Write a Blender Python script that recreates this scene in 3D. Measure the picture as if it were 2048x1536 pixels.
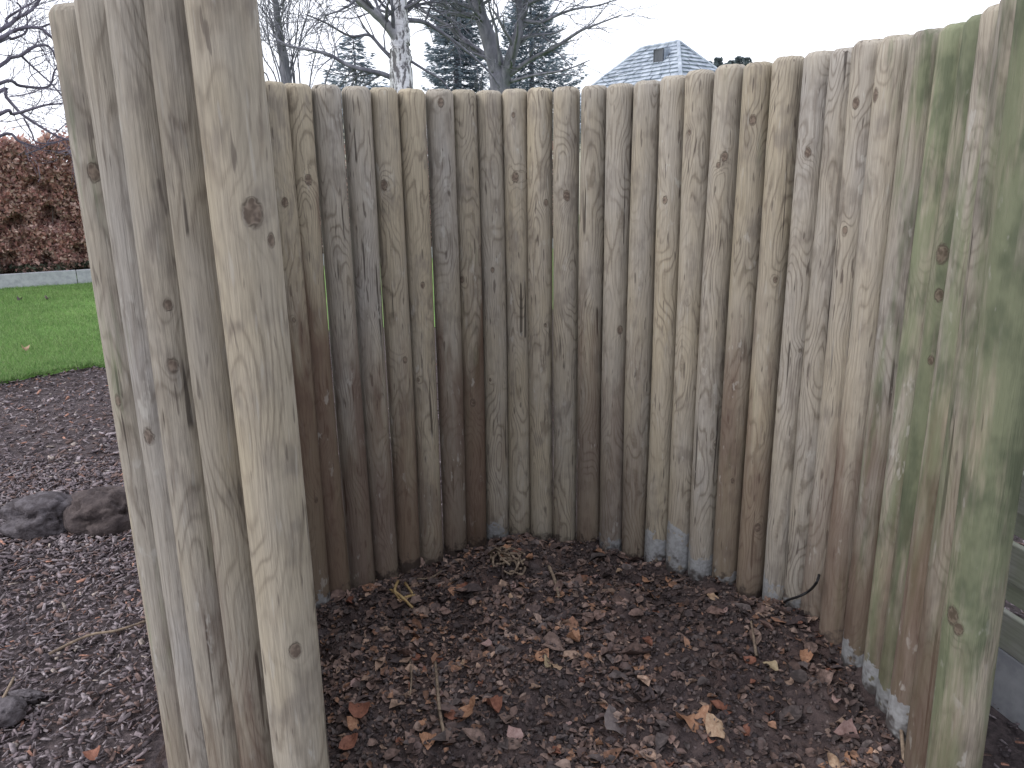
import bpy, math, random
import numpy as np
from mathutils import Vector, Matrix, noise

R = math.radians
scn = bpy.context.scene
for o in list(bpy.data.objects):
    bpy.data.objects.remove(o)
col = scn.collection

# ------------------------------------------------------------------ camera, sky, sun, exposure
CAM_H = 1.55
PITCH, ROLL, FPX = R(15.3), R(0.85), 1540.0
cd = bpy.data.cameras.new('camera')
cam = bpy.data.objects.new('camera', cd)
col.objects.link(cam)
cam.matrix_world = (Matrix.Translation((0, 0, CAM_H)) @ Matrix.Rotation(math.pi / 2 - PITCH, 4, 'X')
                    @ Matrix.Rotation(-ROLL, 4, 'Z'))
cd.sensor_width = 36.0
cd.lens = FPX / 2048.0 * 36.0
cd.clip_start = 0.02
cd.clip_end = 1500.0
scn.camera = cam

SUN_EL, SUN_AZ = R(40), R(250)          # azimuth clockwise from +Y: left of the camera, a little behind
world = bpy.data.worlds.new('World')
scn.world = world
world.use_nodes = True
wn = world.node_tree
for n_ in list(wn.nodes):
    wn.nodes.remove(n_)
w_out = wn.nodes.new('ShaderNodeOutputWorld')
w_bg = wn.nodes.new('ShaderNodeBackground')
w_sky = wn.nodes.new('ShaderNodeTexSky')
w_sky.sky_type = 'NISHITA'
w_sky.sun_disc = False
w_sky.sun_elevation = SUN_EL
w_sky.sun_rotation = SUN_AZ
w_sky.dust_density = 3.0
w_mix = wn.nodes.new('ShaderNodeMix')
w_mix.data_type = 'RGBA'
w_mix.inputs['Factor'].default_value = 0.88
w_mix.inputs['B'].default_value = (11.6, 11.9, 12.9, 1)      # even white overcast
wn.links.new(w_sky.outputs['Color'], w_mix.inputs['A'])
wn.links.new(w_mix.outputs['Result'], w_bg.inputs['Color'])
w_bg.inputs['Strength'].default_value = 0.122
wn.links.new(w_bg.outputs[0], w_out.inputs['Surface'])

sd = bpy.data.lights.new('sun', 'SUN')
sd.energy = 1.5
sd.angle = R(22)
sd.color = (1.0, 0.96, 0.92)
sun = bpy.data.objects.new('sun', sd)
col.objects.link(sun)
sdir = Vector((math.sin(SUN_AZ) * math.cos(SUN_EL), math.cos(SUN_AZ) * math.cos(SUN_EL), math.sin(SUN_EL)))
sun.rotation_euler = sdir.to_track_quat('Z', 'Y').to_euler()
sun.location = sdir * 30

scn.view_settings.view_transform = 'Standard'
scn.view_settings.look = 'None'
scn.view_settings.exposure = 0.27
scn.view_settings.gamma = 1.0
scn.view_settings.use_curve_mapping = False
scn.render.engine = 'CYCLES'
scn.cycles.max_bounces = 4
scn.cycles.diffuse_bounces = 3

# ------------------------------------------------------------------ helpers
def ray(x, y):
    """world direction through a point of the 2048x1536 photograph"""
    X, Y = x - 1024.0, 768.0 - y
    c, s = math.cos(ROLL), math.sin(ROLL)
    xr, yr = X * c + Y * s, -X * s + Y * c
    return Vector((xr, FPX * math.cos(PITCH) + yr * math.sin(PITCH), yr * math.cos(PITCH) - FPX * math.sin(PITCH)))

def at(x, y, d):
    v = ray(x, y)
    k = d / math.hypot(v.x, v.y)
    return Vector((v.x * k, v.y * k, CAM_H + v.z * k))

def on_ground(x, y, z=0.0):
    v = ray(x, y)
    k = (z - CAM_H) / v.z
    return Vector((v.x * k, v.y * k, z))

def tag(o, label=None, cat=None, group=None, kind=None):
    if label: o['label'] = label
    if cat: o['category'] = cat
    if group: o['group'] = group
    if kind: o['kind'] = kind
    return o

def empty(name, loc=(0, 0, 0)):
    o = bpy.data.objects.new(name, None)
    o.empty_display_size = 0.2
    col.objects.link(o)
    o.location = loc
    return o

def link(name, me, mat=None, parent=None, loc=None):
    o = bpy.data.objects.new(name, me)
    col.objects.link(o)
    if mat and not me.materials:
        me.materials.append(mat)
    if parent is not None:
        o.parent = parent
    if loc is not None:
        o.location = loc
    return o

def np_mesh(name, V, F, cols=None, smooth=False):
    """V (n,3), F (m,k) all faces of k corners, cols (n,3) per vertex"""
    me = bpy.data.meshes.new(name)
    V = np.asarray(V, dtype=np.float32)
    F = np.asarray(F, dtype=np.int32)
    m, k = F.shape
    me.vertices.add(len(V))
    me.vertices.foreach_set('co', V.ravel())
    me.loops.add(m * k)
    me.loops.foreach_set('vertex_index', F.ravel())
    me.polygons.add(m)
    me.polygons.foreach_set('loop_start', np.arange(0, m * k, k, dtype=np.int32))
    me.polygons.foreach_set('loop_total', np.full(m, k, dtype=np.int32))
    if cols is not None:
        a = me.color_attributes.new('tint', 'FLOAT_COLOR', 'POINT')
        c4 = np.ones((len(V), 4), dtype=np.float32)
        c4[:, :3] = cols
        a.data.foreach_set('color', c4.ravel())
    if smooth:
        me.polygons.foreach_set('use_smooth', np.ones(m, dtype=bool))
    me.update(calc_edges=True)
    me.validate()
    return me

class MB:
    def __init__(self):
        self.v, self.f = [], []
    def quad_box(self, c, s, rot=None):
        """box with centre c, full sizes s, optional 3x3 rotation"""
        b = len(self.v)
        for dx in (-.5, .5):
            for dy in (-.5, .5):
                for dz in (-.5, .5):
                    p = Vector((dx * s[0], dy * s[1], dz * s[2]))
                    if rot: p = rot @ p
                    self.v.append(Vector(c) + p)
        for q in ((0, 1, 3, 2), (4, 6, 7, 5), (0, 4, 5, 1), (2, 3, 7, 6), (0, 2, 6, 4), (1, 5, 7, 3)):
            self.f.append([b + i for i in q])
    def tube(self, pts, rad, n=6, cap=True):
        pts = [Vector(p) for p in pts]
        b0 = len(self.v)
        up = Vector((0.13, 0.21, 0.97))
        for i, p in enumerate(pts):
            d = pts[min(i + 1, len(pts) - 1)] - pts[max(i - 1, 0)]
            if d.length < 1e-9: d = Vector((0, 0, 1))
            d.normalize()
            a = d.cross(up)
            if a.length < 0.05: a = d.cross(Vector((1, 0, 0)))
            a.normalize()
            c = d.cross(a)
            r = rad[i] if hasattr(rad, '__len__') else rad
            for k in range(n):
                t = 2 * math.pi * k / n
                self.v.append(p + (a * math.cos(t) + c * math.sin(t)) * r)
        for i in range(len(pts) - 1):
            for k in range(n):
                k2 = (k + 1) % n
                self.f.append([b0 + i * n + k, b0 + i * n + k2, b0 + (i + 1) * n + k2, b0 + (i + 1) * n + k])
        if cap:
            self.f.append([b0 + k for k in range(n)][::-1])
            e = b0 + (len(pts) - 1) * n
            self.f.append([e + k for k in range(n)])
    def build(self, name, mat, parent=None, smooth=False, loc=None, bevel=0):
        me = bpy.data.meshes.new(name)
        off = Vector(loc) if loc is not None else Vector((0, 0, 0))
        me.from_pydata([tuple(Vector(v) - off) for v in self.v], [], self.f)
        me.update()
        if smooth:
            me.polygons.foreach_set('use_smooth', np.ones(len(me.polygons), dtype=bool))
        o = link(name, me, mat, parent, loc)
        if bevel:
            md = o.modifiers.new('bevel', 'BEVEL')
            md.width = bevel
            md.segments = 2
        return o

# ---- node helpers
class NT:
    def __init__(self, name, rough=0.85, spec=0.25):
        self.m = bpy.data.materials.new(name)
        self.m.use_nodes = True
        self.t = self.m.node_tree
        self.b = self.t.nodes['Principled BSDF']
        self.b.inputs['Roughness'].default_value = rough
        self.b.inputs['Specular IOR Level'].default_value = spec
    def node(self, typ, **kw):
        n = self.t.nodes.new(typ)
        for k, v in kw.items(): setattr(n, k, v)
        return n
    def set(self, sock, v):
        if isinstance(v, bpy.types.NodeSocket): self.t.links.new(v, sock)
        elif v is not None:
            if hasattr(sock.default_value, '__len__') and hasattr(v, '__len__') and len(sock.default_value) == 4 and len(v) == 3:
                v = (*v, 1)
            sock.default_value = v
    def math(self, op, a, b=None, c=None, clamp=False):
        n = self.node('ShaderNodeMath', operation=op)
        n.use_clamp = clamp
        self.set(n.inputs[0], a)
        if b is not None: self.set(n.inputs[1], b)
        if c is not None: self.set(n.inputs[2], c)
        return n.outputs[0]
    def vmath(self, op, a, b=None):
        n = self.node('ShaderNodeVectorMath', operation=op)
        self.set(n.inputs[0], a)
        if b is not None: self.set(n.inputs[1], b)
        return n.outputs['Value'] if op in ('LENGTH', 'DOT_PRODUCT', 'DISTANCE') else n.outputs[0]
    def noise(self, v, scale, detail=2, rough=0.5, dist=0.0):
        n = self.node('ShaderNodeTexNoise')
        self.set(n.inputs['Vector'], v)
        n.inputs['Scale'].default_value = scale
        n.inputs['Detail'].default_value = detail
        n.inputs['Roughness'].default_value = rough
        n.inputs['Distortion'].default_value = dist
        return n.outputs['Fac']
    def step(self, x, lo, hi, a=0.0, b=1.0):
        n = self.node('ShaderNodeMapRange', interpolation_type='SMOOTHSTEP')
        self.set(n.inputs['Value'], x)
        self.set(n.inputs['From Min'], lo)
        self.set(n.inputs['From Max'], hi)
        self.set(n.inputs['To Min'], a)
        self.set(n.inputs['To Max'], b)
        return n.outputs[0]
    def mix(self, f, a, b, blend='MIX'):
        n = self.node('ShaderNodeMix', data_type='RGBA', blend_type=blend)
        self.set(n.inputs['Factor'], f)
        self.set(n.inputs['A'], a)
        self.set(n.inputs['B'], b)
        return n.outputs['Result']
    def attr(self, name, typ='OBJECT', out='Fac'):
        n = self.node('ShaderNodeAttribute', attribute_type=typ, attribute_name=name)
        return n.outputs[out]
    def bump(self, h, strength=0.3, dist=0.01):
        n = self.node('ShaderNodeBump')
        n.inputs['Strength'].default_value = strength
        n.inputs['Distance'].default_value = dist
        self.set(n.inputs['Height'], h)
        self.t.links.new(n.outputs[0], self.b.inputs['Normal'])
    def color(self, c):
        self.set(self.b.inputs['Base Color'], c)
    @property
    def obj(self):
        return self.node('ShaderNodeTexCoord').outputs['Object']
    @property
    def pos(self):
        return self.node('ShaderNodeNewGeometry').outputs['Position']

def simple_mat(name, c1, c2, scale, rough=0.9, stretch=(1, 1, 1), bump=0.3, bdist=0.01, detail=4, world_space=True):
    t = NT(name, rough)
    p = t.vmath('MULTIPLY', t.pos if world_space else t.obj, stretch)
    n = t.noise(p, scale, detail, 0.6)
    f = t.step(n, 0.3, 0.7)
    t.color(t.mix(f, c1, c2))
    if bump: t.bump(n, bump, bdist)
    return t.m

def tint_mat(name, rough=0.8, spec=0.2, scale=60, var=0.35, bump=0.25, transl=0.0):
    """colour from the piece's own tint attribute, with fine mottling"""
    t = NT(name, rough, spec)
    n = t.noise(t.pos, scale, 3, 0.6)
    k = t.step(n, 0.3, 0.7, 1.0 - var, 1.0 + var)
    v = t.node('ShaderNodeVectorMath', operation='SCALE')
    t.set(v.inputs[0], t.attr('tint', 'GEOMETRY', 'Color'))
    t.set(v.inputs['Scale'], k)
    t.color(v.outputs[0])
    if bump: t.bump(n, bump, 0.004)
    if transl:      # thin leaves pass some light
        tb = t.node('ShaderNodeBsdfTranslucent'); t.set(tb.inputs['Color'], v.outputs[0])
        mx = t.node('ShaderNodeMixShader'); mx.inputs[0].default_value = transl
        t.t.links.new(t.b.outputs[0], mx.inputs[1]); t.t.links.new(tb.outputs[0], mx.inputs[2])
        t.t.links.new(mx.outputs[0], t.t.nodes['Material Output'].inputs['Surface'])
    return t.m

# ------------------------------------------------------------------ materials
def make_wood():
    t = NT('weathered_round_post_wood', 0.82, 0.2)
    co = t.obj
    seed = t.attr('seed')
    cmb = t.node('ShaderNodeCombineXYZ')
    t.set(cmb.inputs[0], t.math('MULTIPLY', seed, 3.17))
    t.set(cmb.inputs[1], t.math('MULTIPLY', seed, 1.71))
    t.set(cmb.inputs[2], t.math('MULTIPLY', seed, 5.33))
    p = t.vmath('ADD', co, cmb.outputs[0])
    sx = t.node('ShaderNodeSeparateXYZ'); t.set(sx.inputs[0], co)
    z = sx.outputs[2]
    ps = t.vmath('MULTIPLY', p, (1, 1, 0.27))
    n1 = t.noise(ps, 9.5, 1.5, 0.45)
    fib = t.noise(t.vmath('MULTIPLY', p, (1, 1, 0.05)), 230.0, 2, 0.65)
    kn = t.noise(p, 90.0, 1, 0.5)
    F = n1
    F = t.math('ADD', F, t.math('MULTIPLY', kn, 0.012))
    F = t.math('ADD', F, t.math('MULTIPLY', t.vmath('DOT_PRODUCT', co, t.attr('pith', 'OBJECT', 'Vector')), 2.6))
    kmask = None
    kring = None
    for i, s in enumerate((0.0135, 0.0095, 0.0072)):
        dv = t.vmath('SUBTRACT', co, t.attr('k%d' % i, 'OBJECT', 'Vector'))
        d = t.vmath('LENGTH', t.vmath('MULTIPLY', dv, (1, 1, 0.66)))
        d = t.math('DIVIDE', t.math('ADD', d, t.math('MULTIPLY', t.math('SUBTRACT', kn, 0.5), s * 0.9)), t.attr('knot_size'))
        q = t.math('DIVIDE', d, s * 2.6)
        bell = t.math('EXPONENT', t.math('MULTIPLY', t.math('MULTIPLY', q, q), -1.0))
        F = t.math('ADD', F, t.math('MULTIPLY', bell, 0.15 if i < 1 else 0.10))
        mk = t.step(d, s * 0.75, s * 1.05, 1.0, 0.0)
        rg = t.math('MULTIPLY', t.step(d, s * 0.8, s * 1.0), t.step(d, s * 1.05, s * 1.3, 1.0, 0.0))
        kmask = mk if kmask is None else t.math('MAXIMUM', kmask, mk)
        kring = rg if kring is None else t.math('MAXIMUM', kring, rg)
    wav = t.math('SINE', t.math('MULTIPLY', F, t.attr('ring')))
    ln = t.math('POWER', t.math('MULTIPLY_ADD', wav, 0.5, 0.5), 4.5)
    # colour
    blotch = t.noise(t.vmath('MULTIPLY', p, (1, 1, 0.35)), 7.0, 3, 0.55)
    tone = t.math('ADD', t.attr('tone'), t.math('MULTIPLY', t.math('SUBTRACT', blotch, 0.5), 1.3), clamp=True)
    base = t.mix(tone, (0.415, 0.362, 0.275), (0.385, 0.370, 0.362))
    b2 = t.noise(t.vmath('MULTIPLY', p, (1, 1, 0.5)), 16.0, 3, 0.6)
    base = t.mix(t.step(b2, 0.50, 0.70, 0, 0.60), base, (0.215, 0.188, 0.165))
    ckm = t.noise(t.vmath('MULTIPLY', p, (1, 1, 0.5)), 9.0, 1, 0.5)
    lnmod = t.step(ckm, 0.34, 0.60, 0.15, 0.52)
    base = t.mix(t.math('MULTIPLY', t.math('MULTIPLY', ln, lnmod), t.attr('grain')), base, (0.125, 0.095, 0.072))
    fb = t.step(fib, 0.3, 0.7, 0.86, 1.12)
    vs = t.node('ShaderNodeVectorMath', operation='SCALE'); t.set(vs.inputs[0], base); t.set(vs.inputs['Scale'], fb)
    base = vs.outputs[0]
    # long drying checks
    ck = t.noise(t.vmath('MULTIPLY', p, (1, 1, 0.028)), 62.0, 1.5, 0.5)
    crack = t.math('MULTIPLY', t.step(ck, 0.655, 0.69), t.step(ckm, 0.5, 0.56))
    base = t.mix(t.math('MULTIPLY', crack, 0.8), base, (0.05, 0.04, 0.035))
    dsh = t.noise(t.vmath('MULTIPLY', p, (1, 1, 0.13)), 88.0, 1.5, 0.6)
    base = t.mix(t.math('MULTIPLY', t.step(dsh, 0.655, 0.72, 0, 0.72), t.attr('grain')), base, (0.10, 0.08, 0.07))
    base = t.mix(t.step(dsh, 0.36, 0.28, 0, 0.35), base, (0.50, 0.475, 0.43))
    # algae
    mo = t.noise(t.vmath('MULTIPLY', p, (1, 1, 0.13)), 20.0, 4, 0.65)
    mossf = t.step(t.math('ADD', mo, t.math('MULTIPLY', t.attr('moss'), 0.55)), 0.70, 0.96, 0.0, 0.88)
    base = t.mix(mossf, base, t.mix(t.step(b2, 0.4, 0.65), (0.215, 0.245, 0.15), (0.12, 0.148, 0.088)))
    # brown damp staining climbing from the soil
    st = t.noise(t.vmath('MULTIPLY', p, (1, 1, 0.16)), 13.0, 3, 0.6)
    sz = t.math('ADD', z, t.math('MULTIPLY', t.math('SUBTRACT', st, 0.5), 1.5))
    stf = t.step(sz, t.attr('stain'), t.math('ADD', t.attr('stain'), 0.55), 0.80, 0.0)
    stf = t.math('MULTIPLY', stf, t.attr('stain_k'))
    base = t.mix(stf, base, t.mix(t.step(st, 0.4, 0.62), (0.140, 0.080, 0.058), (0.185, 0.132, 0.095)))
    # scuffs, pale
    sc = t.noise(t.vmath('MULTIPLY', p, (1, 1, 0.4)), 38.0, 3, 0.6)
    scf = t.math('MULTIPLY', t.step(sc, 0.60, 0.68), t.step(blotch, 0.50, 0.62))
    base = t.mix(t.math('MULTIPLY', scf, 0.55), base, (0.52, 0.50, 0.46))
    # knots
    base = t.mix(t.math('MULTIPLY', kring, t.step(kn, 0.35, 0.6, 0.25, 0.9)), base, (0.10, 0.078, 0.062))
    base = t.mix(t.math('MULTIPLY', kmask, 0.85), base, t.mix(t.step(kn, 0.35, 0.65), (0.10, 0.070, 0.055), (0.23, 0.175, 0.14)))
    # cement smear at the foot
    me_n = t.noise(p, 11.0, 4, 0.6)
    mz = t.math('ADD', z, t.math('MULTIPLY', t.math('SUBTRACT', me_n, 0.5), 0.34))
    mf = t.step(mz, t.attr('cement'), t.math('ADD', t.attr('cement'), 0.012), 1.0, 0.0)
    cem = t.mix(t.step(t.noise(p, 55.0, 2, 0.6), 0.35, 0.65), (0.40, 0.41, 0.425), (0.30, 0.305, 0.315))
    mf = t.math('MULTIPLY', mf, t.step(t.noise(p, 24.0, 2, 0.6), 0.32, 0.39))
    base = t.mix(t.math('MULTIPLY', mf, 0.95), base, cem)
    # soil splash
    so = t.noise(p, 30.0, 2, 0.65)
    sz2 = t.math('ADD', z, t.math('MULTIPLY', t.math('SUBTRACT', so, 0.5), 0.20))
    sof = t.step(sz2, t.attr('soil'), t.math('ADD', t.attr('soil'), 0.05), 0.85, 0.0)
    base = t.mix(sof, base, (0.060, 0.046, 0.042))
    vv = t.node('ShaderNodeVectorMath', operation='SCALE'); t.set(vv.inputs[0], base); t.set(vv.inputs['Scale'], t.attr('value'))
    t.color(vv.outputs[0])
    h = t.math('ADD', fib, t.math('MULTIPLY', sc, 0.9))
    t.bump(h, 0.55, 0.004)
    return t.m

WOOD = make_wood()

def make_compost():
    t = NT('damp_compost', 0.9, 0.2)
    p = t.pos
    n = t.noise(p, 26.0, 6, 0.7)
    m = t.noise(p, 5.0, 3, 0.6)
    c = t.mix(t.step(n, 0.3, 0.7), (0.042, 0.032, 0.033), (0.108, 0.080, 0.076))
    c = t.mix(t.step(m, 0.5, 0.7, 0, 0.6), c, (0.11, 0.07, 0.060))
    t.color(c)
    t.bump(n, 0.8, 0.03)
    return t.m
COMPOST = make_compost()

def make_soil():
    t = NT('bark_mulch_soil', 0.92, 0.2)
    p = t.pos
    n = t.noise(p, 40.0, 6, 0.7)
    m = t.noise(p, 1.6, 4, 0.6)
    c = t.mix(t.step(n, 0.3, 0.7), (0.042, 0.034, 0.037), (0.12, 0.096, 0.098))
    c = t.mix(t.step(m, 0.5, 0.7, 0, 0.5), c, (0.075, 0.05, 0.044))
    t.color(c)
    t.bump(n, 0.8, 0.02)
    return t.m
SOIL = make_soil()

def make_lawn():
    t = NT('mown_lawn', 0.9, 0.15)
    p = t.pos
    n = t.noise(p, 30.0, 5, 0.7)
    m = t.noise(p, 0.9, 4, 0.6)
    c = t.mix(t.step(n, 0.3, 0.7), (0.10, 0.185, 0.052), (0.18, 0.315, 0.09))
    c = t.mix(t.step(m, 0.45, 0.7, 0, 0.6), c, (0.25, 0.345, 0.11))
    t.color(c)
    t.bump(n, 0.6, 0.02)
    return t.m
LAWN = make_lawn()

TINT = tint_mat('leaf_litter_tint', 0.75, 0.3, 70, 0.4)
CHIP = tint_mat('bark_chip_tint', 0.85, 0.25, 90, 0.4)
FOLI = tint_mat('foliage_tint', 0.65, 0.3, 25, 0.2, 0.0, 0.5)
CONCRETE = simple_mat('weathered_concrete', (0.30, 0.31, 0.335), (0.41, 0.42, 0.44), 14, 0.9, bump=0.3)
BARK = simple_mat('grey_bark', (0.10, 0.102, 0.125), (0.19, 0.192, 0.225), 12, 0.9, (1, 1, .3), 0.5, 0.02)  # pale grey-blue puts the bright veil over the background trees into the colour
BARK_PURPLE = simple_mat('smooth_lilac_bark', (0.095, 0.088, 0.115), (0.18, 0.17, 0.215), 14, 0.85, (1, 1, 1), 0.3, 0.01)
STONE = simple_mat('rough_garden_stone', (0.042, 0.035, 0.038), (0.115, 0.103, 0.113), 22, 0.9, bump=0.7, bdist=0.03)
CLOD = simple_mat('earthy_stone', (0.042, 0.033, 0.034), (0.09, 0.072, 0.07), 20, 0.95, bump=0.7, bdist=0.03)
TWIG = simple_mat('dead_twig', (0.115, 0.085, 0.065), (0.27, 0.21, 0.155), 60, 0.85, bump=0.3, bdist=0.003)
STRAW = simple_mat('yellow_stalk', (0.28, 0.19, 0.085), (0.44, 0.32, 0.16), 40, 0.8, bump=0.2, bdist=0.003)
RUBBER = simple_mat('black_rubber', (0.015, 0.015, 0.017), (0.028, 0.028, 0.03), 40, 0.55, bump=0.0)
SLATE = simple_mat('pale_wet_slate', (0.20, 0.235, 0.29), (0.42, 0.465, 0.53), 3.4, 0.6, bump=0.2)
RENDER = simple_mat('cream_render', (0.55, 0.52, 0.46), (0.66, 0.63, 0.56), 3, 0.9, bump=0.1)
LEADM = simple_mat('lead_flashing', (0.42, 0.44, 0.47), (0.55, 0.57, 0.60), 4, 0.6, bump=0.1)
DARKGLASS = simple_mat('dark_window', (0.05, 0.055, 0.065), (0.09, 0.095, 0.11), 2, 0.2, bump=0)

def make_board():
    t = NT('green_grey_fence_board', 0.85, 0.2)
    p = t.vmath('ADD', t.obj, t.node('ShaderNodeObjectInfo').outputs['Location'])
    n = t.noise(t.vmath('MULTIPLY', p, (1, .05, 1)), 90, 4, 0.6)
    m = t.noise(p, 5, 3, 0.6)
    c = t.mix(t.step(n, 0.3, 0.7), (0.29, 0.295, 0.265), (0.42, 0.42, 0.38))
    c = t.mix(t.step(m, 0.42, 0.68, 0, 0.65), c, (0.28, 0.315, 0.215))
    t.color(c)
    t.bump(n, 0.3, 0.004)
    return t.m
BOARD = make_board()

PALE_BARK = simple_mat('pale_birch_branch', (0.24, 0.245, 0.27), (0.40, 0.405, 0.43), 16, 0.85, (1, 1, 1), 0.3, 0.01)

def make_birch():
    t = NT('birch_bark', 0.8, 0.25)
    p = t.obj
    a = t.noise(t.vmath('MULTIPLY', p, (1, 1, 0.32)), 24.0, 4, 0.65, 0.4)
    b = t.noise(t.vmath('MULTIPLY', p, (1, 1, 6.0)), 9.0, 3, 0.6)
    sx = t.node('ShaderNodeSeparateXYZ'); t.set(sx.inputs[0], p)
    lo = t.step(sx.outputs[2], 2.4, 5.5, 0.03, -0.12)
    f = t.step(t.math('ADD', a, lo), 0.50, 0.60, 0.0, 0.9)
    c = t.mix(t.step(b, 0.45, 0.7), (0.66, 0.67, 0.70), (0.47, 0.475, 0.50))
    c = t.mix(f, c, (0.085, 0.08, 0.085))
    t.color(c)
    t.bump(t.math('MULTIPLY', f, -1.0), 0.6, 0.02)
    return t.m
BIRCH = make_birch()

rnd = random.Random(7)
nrg = np.random.default_rng(7)

# ------------------------------------------------------------------ ground, heap profile
HEAP_PTS = [(-.72, 2.49, -.03), (-.66, 2.57, .03), (-.58, 2.63, .035), (-.5, 2.70, .04), (-.42, 2.75, .035), (-.24, 2.85, .02),
            (-.07, 2.94, .08), (.12, 2.91, .075), (.3, 2.82, .08), (.46, 2.70, .08), (.6, 2.55, .14), (.67, 2.48, .13),
            (.79, 2.32, .15), (.85, 2.23, .19), (.9, 2.04, .25), (.94, 1.84, .225), (.95, 1.74, .22), (.95, 1.64, .18),
            (0., 2.45, .18), (.1, 2.1, .17), (.45, 2.0, .20), (-.4, 2.2, .07), (-.75, 2.0, 0.0), (-.75, 1.6, 0.0), (0., 1.7, .14),
            (.5, 1.6, .16), (-.4, 1.6, .06), (0., 1.25, .08), (.6, 1.2, .09), (-.5, 1.2, .02), (0, .8, .02), (.7, .8, .02), (-.7, .8, 0.0),
            (0, .3, 0.0), (1.1, 1.2, 0.03), (-1.1, 1.2, 0.0)]
HP = np.array(HEAP_PTS)

def heap_z(x, y):
    d2 = (HP[:, 0] - x) ** 2 + (HP[:, 1] - y) ** 2
    w = np.exp(-d2 / (2 * 0.14 ** 2)) + 1e-6
    z = float((w * HP[:, 2]).sum() / w.sum())
    z += 0.08 * math.exp(-((x + .02) ** 2 + (y - 2.74) ** 2) / (2 * .10 ** 2))
    v = Vector((x, y, 0))
    z += 0.040 * noise.noise(v * 5.0) + 0.024 * noise.noise(v * 13.0 + Vector((3, 1, 0))) + .010 * noise.noise(v * 31.0)
    return z

CX, CY, CR = 0.0, 1.98, 0.99
def heap_weight(x, y):
    """1 inside the bay, falling to 0 a little outside it"""
    d = math.hypot(x - CX, y - CY)
    if y < 1.45:
        w = max(0.0, min(1.0, (y - 0.15) / 0.7)) * max(0.0, min(1.0, (1.05 - abs(x)) / 0.35 + 0.3))
        b = max(0.0, min(1.0, (y - 1.15) / .3))
        return w + (1 - w) * b
    return 1.0

def ground_z(x, y):
    v = Vector((x, y, 0))
    return 0.018 * noise.noise(v * 1.3) + 0.010 * noise.noise(v * 4.0)

def on_heap(px, py):
    v = ray(px, py).normalized()
    t = 0.8
    while t < 6:
        p = Vector((0, 0, CAM_H)) + v * t
        if p.z < heap_z(p.x, p.y): return p
        t += 0.004
    return p

# far ground sheet with a finer near patch
def grid_mesh(name, xs, ys, zf):
    V = np.array([[x, y, zf(x, y)] for y in ys for x in xs])
    nx = len(xs)
    F = np.array([[j * nx + i, j * nx + i + 1, (j + 1) * nx + i + 1, (j + 1) * nx + i] for j in range(len(ys) - 1) for i in range(nx - 1)])
    return np_mesh(name, V, F, smooth=True)

xs = sorted(set(list(np.linspace(-400, -12, 8)) + list(np.linspace(-12, 6, 120)) + list(np.linspace(6, 400, 8))))
ys = sorted(set(list(np.linspace(-200, -3, 6)) + list(np.linspace(-3, 16, 120)) + list(np.linspace(16, 500, 8))))
def gz(x, y):
    z = ground_z(x, y) if (-12 < x < 6 and -3 < y < 16) else 0.0
    return z - 0.006
tag(link('ground', grid_mesh('ground', xs, ys, gz), SOIL), 'dark bark mulch bed spread around the round post enclosure', 'ground', kind='structure')

# lawn: beyond the curved edge of the bed
def lawn_edge(azd):
    return 7.0 + 0.25 * math.sin(azd * 0.35) + max(0, (azd + 31)) * 0.05 + 0.07 * noise.noise(Vector((azd * .9, 0, 0))) + .04 * noise.noise(Vector((azd * 3.1, 5, 0)))
V, F = [], []
AZ = np.linspace(-78, 60, 560)
RR = [0, .12, .5, 1.2, 2.5, 4.5, 7, 12, 25, 60, 150]
for a in AZ:
    e = lawn_edge(a)
    for q in RR:
        r_ = e + q
        x, y = r_ * math.sin(R(a)), r_ * math.cos(R(a))
        V.append((x, y, (0.020 if q else -0.01) + (ground_z(x, y) if q < 8 else 0) + 0.012))
nr = len(RR)
for i in range(len(AZ) - 1):
    for j in range(nr - 1):
        F.append([i * nr + j, (i + 1) * nr + j, (i + 1) * nr + j + 1, i * nr + j + 1])
tag(link('lawn', np_mesh('lawn', V, F, smooth=True), LAWN), 'bright green mown lawn beyond the mulch bed', 'lawn', kind='structure')

# heap of compost inside the bay
def heap_mesh():
    xs = np.linspace(-1.06, 1.06, 170); ys = np.linspace(0.1, 3.02, 230)
    V = []; idx = {}
    for j, y in enumerate(ys):
        for i, x in enumerate(xs):
            if math.hypot(x - CX, y - CY) > CR + 0.03 and y > 1.45 and not (y < 1.75 and abs(x) < .975): continue
            if y <= 1.45 and abs(x) > 1.04: continue
            w = heap_weight(x, y)
            idx[(i, j)] = len(V)
            V.append((x, y, heap_z(x, y) * w - (1 - w) * 0.03 + 0.004))
    F = []
    for (i, j) in idx:
        q = [(i, j), (i + 1, j), (i + 1, j + 1), (i, j + 1)]
        if all(k in idx for k in q): F.append([idx[k] for k in q])
    return np_mesh('compost_heap', V, F, smooth=True)
heap = link('compost_heap', heap_mesh(), COMPOST)
tag(heap, 'dark damp compost heap with rotting leaves inside the post enclosure', 'compost heap')

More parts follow.
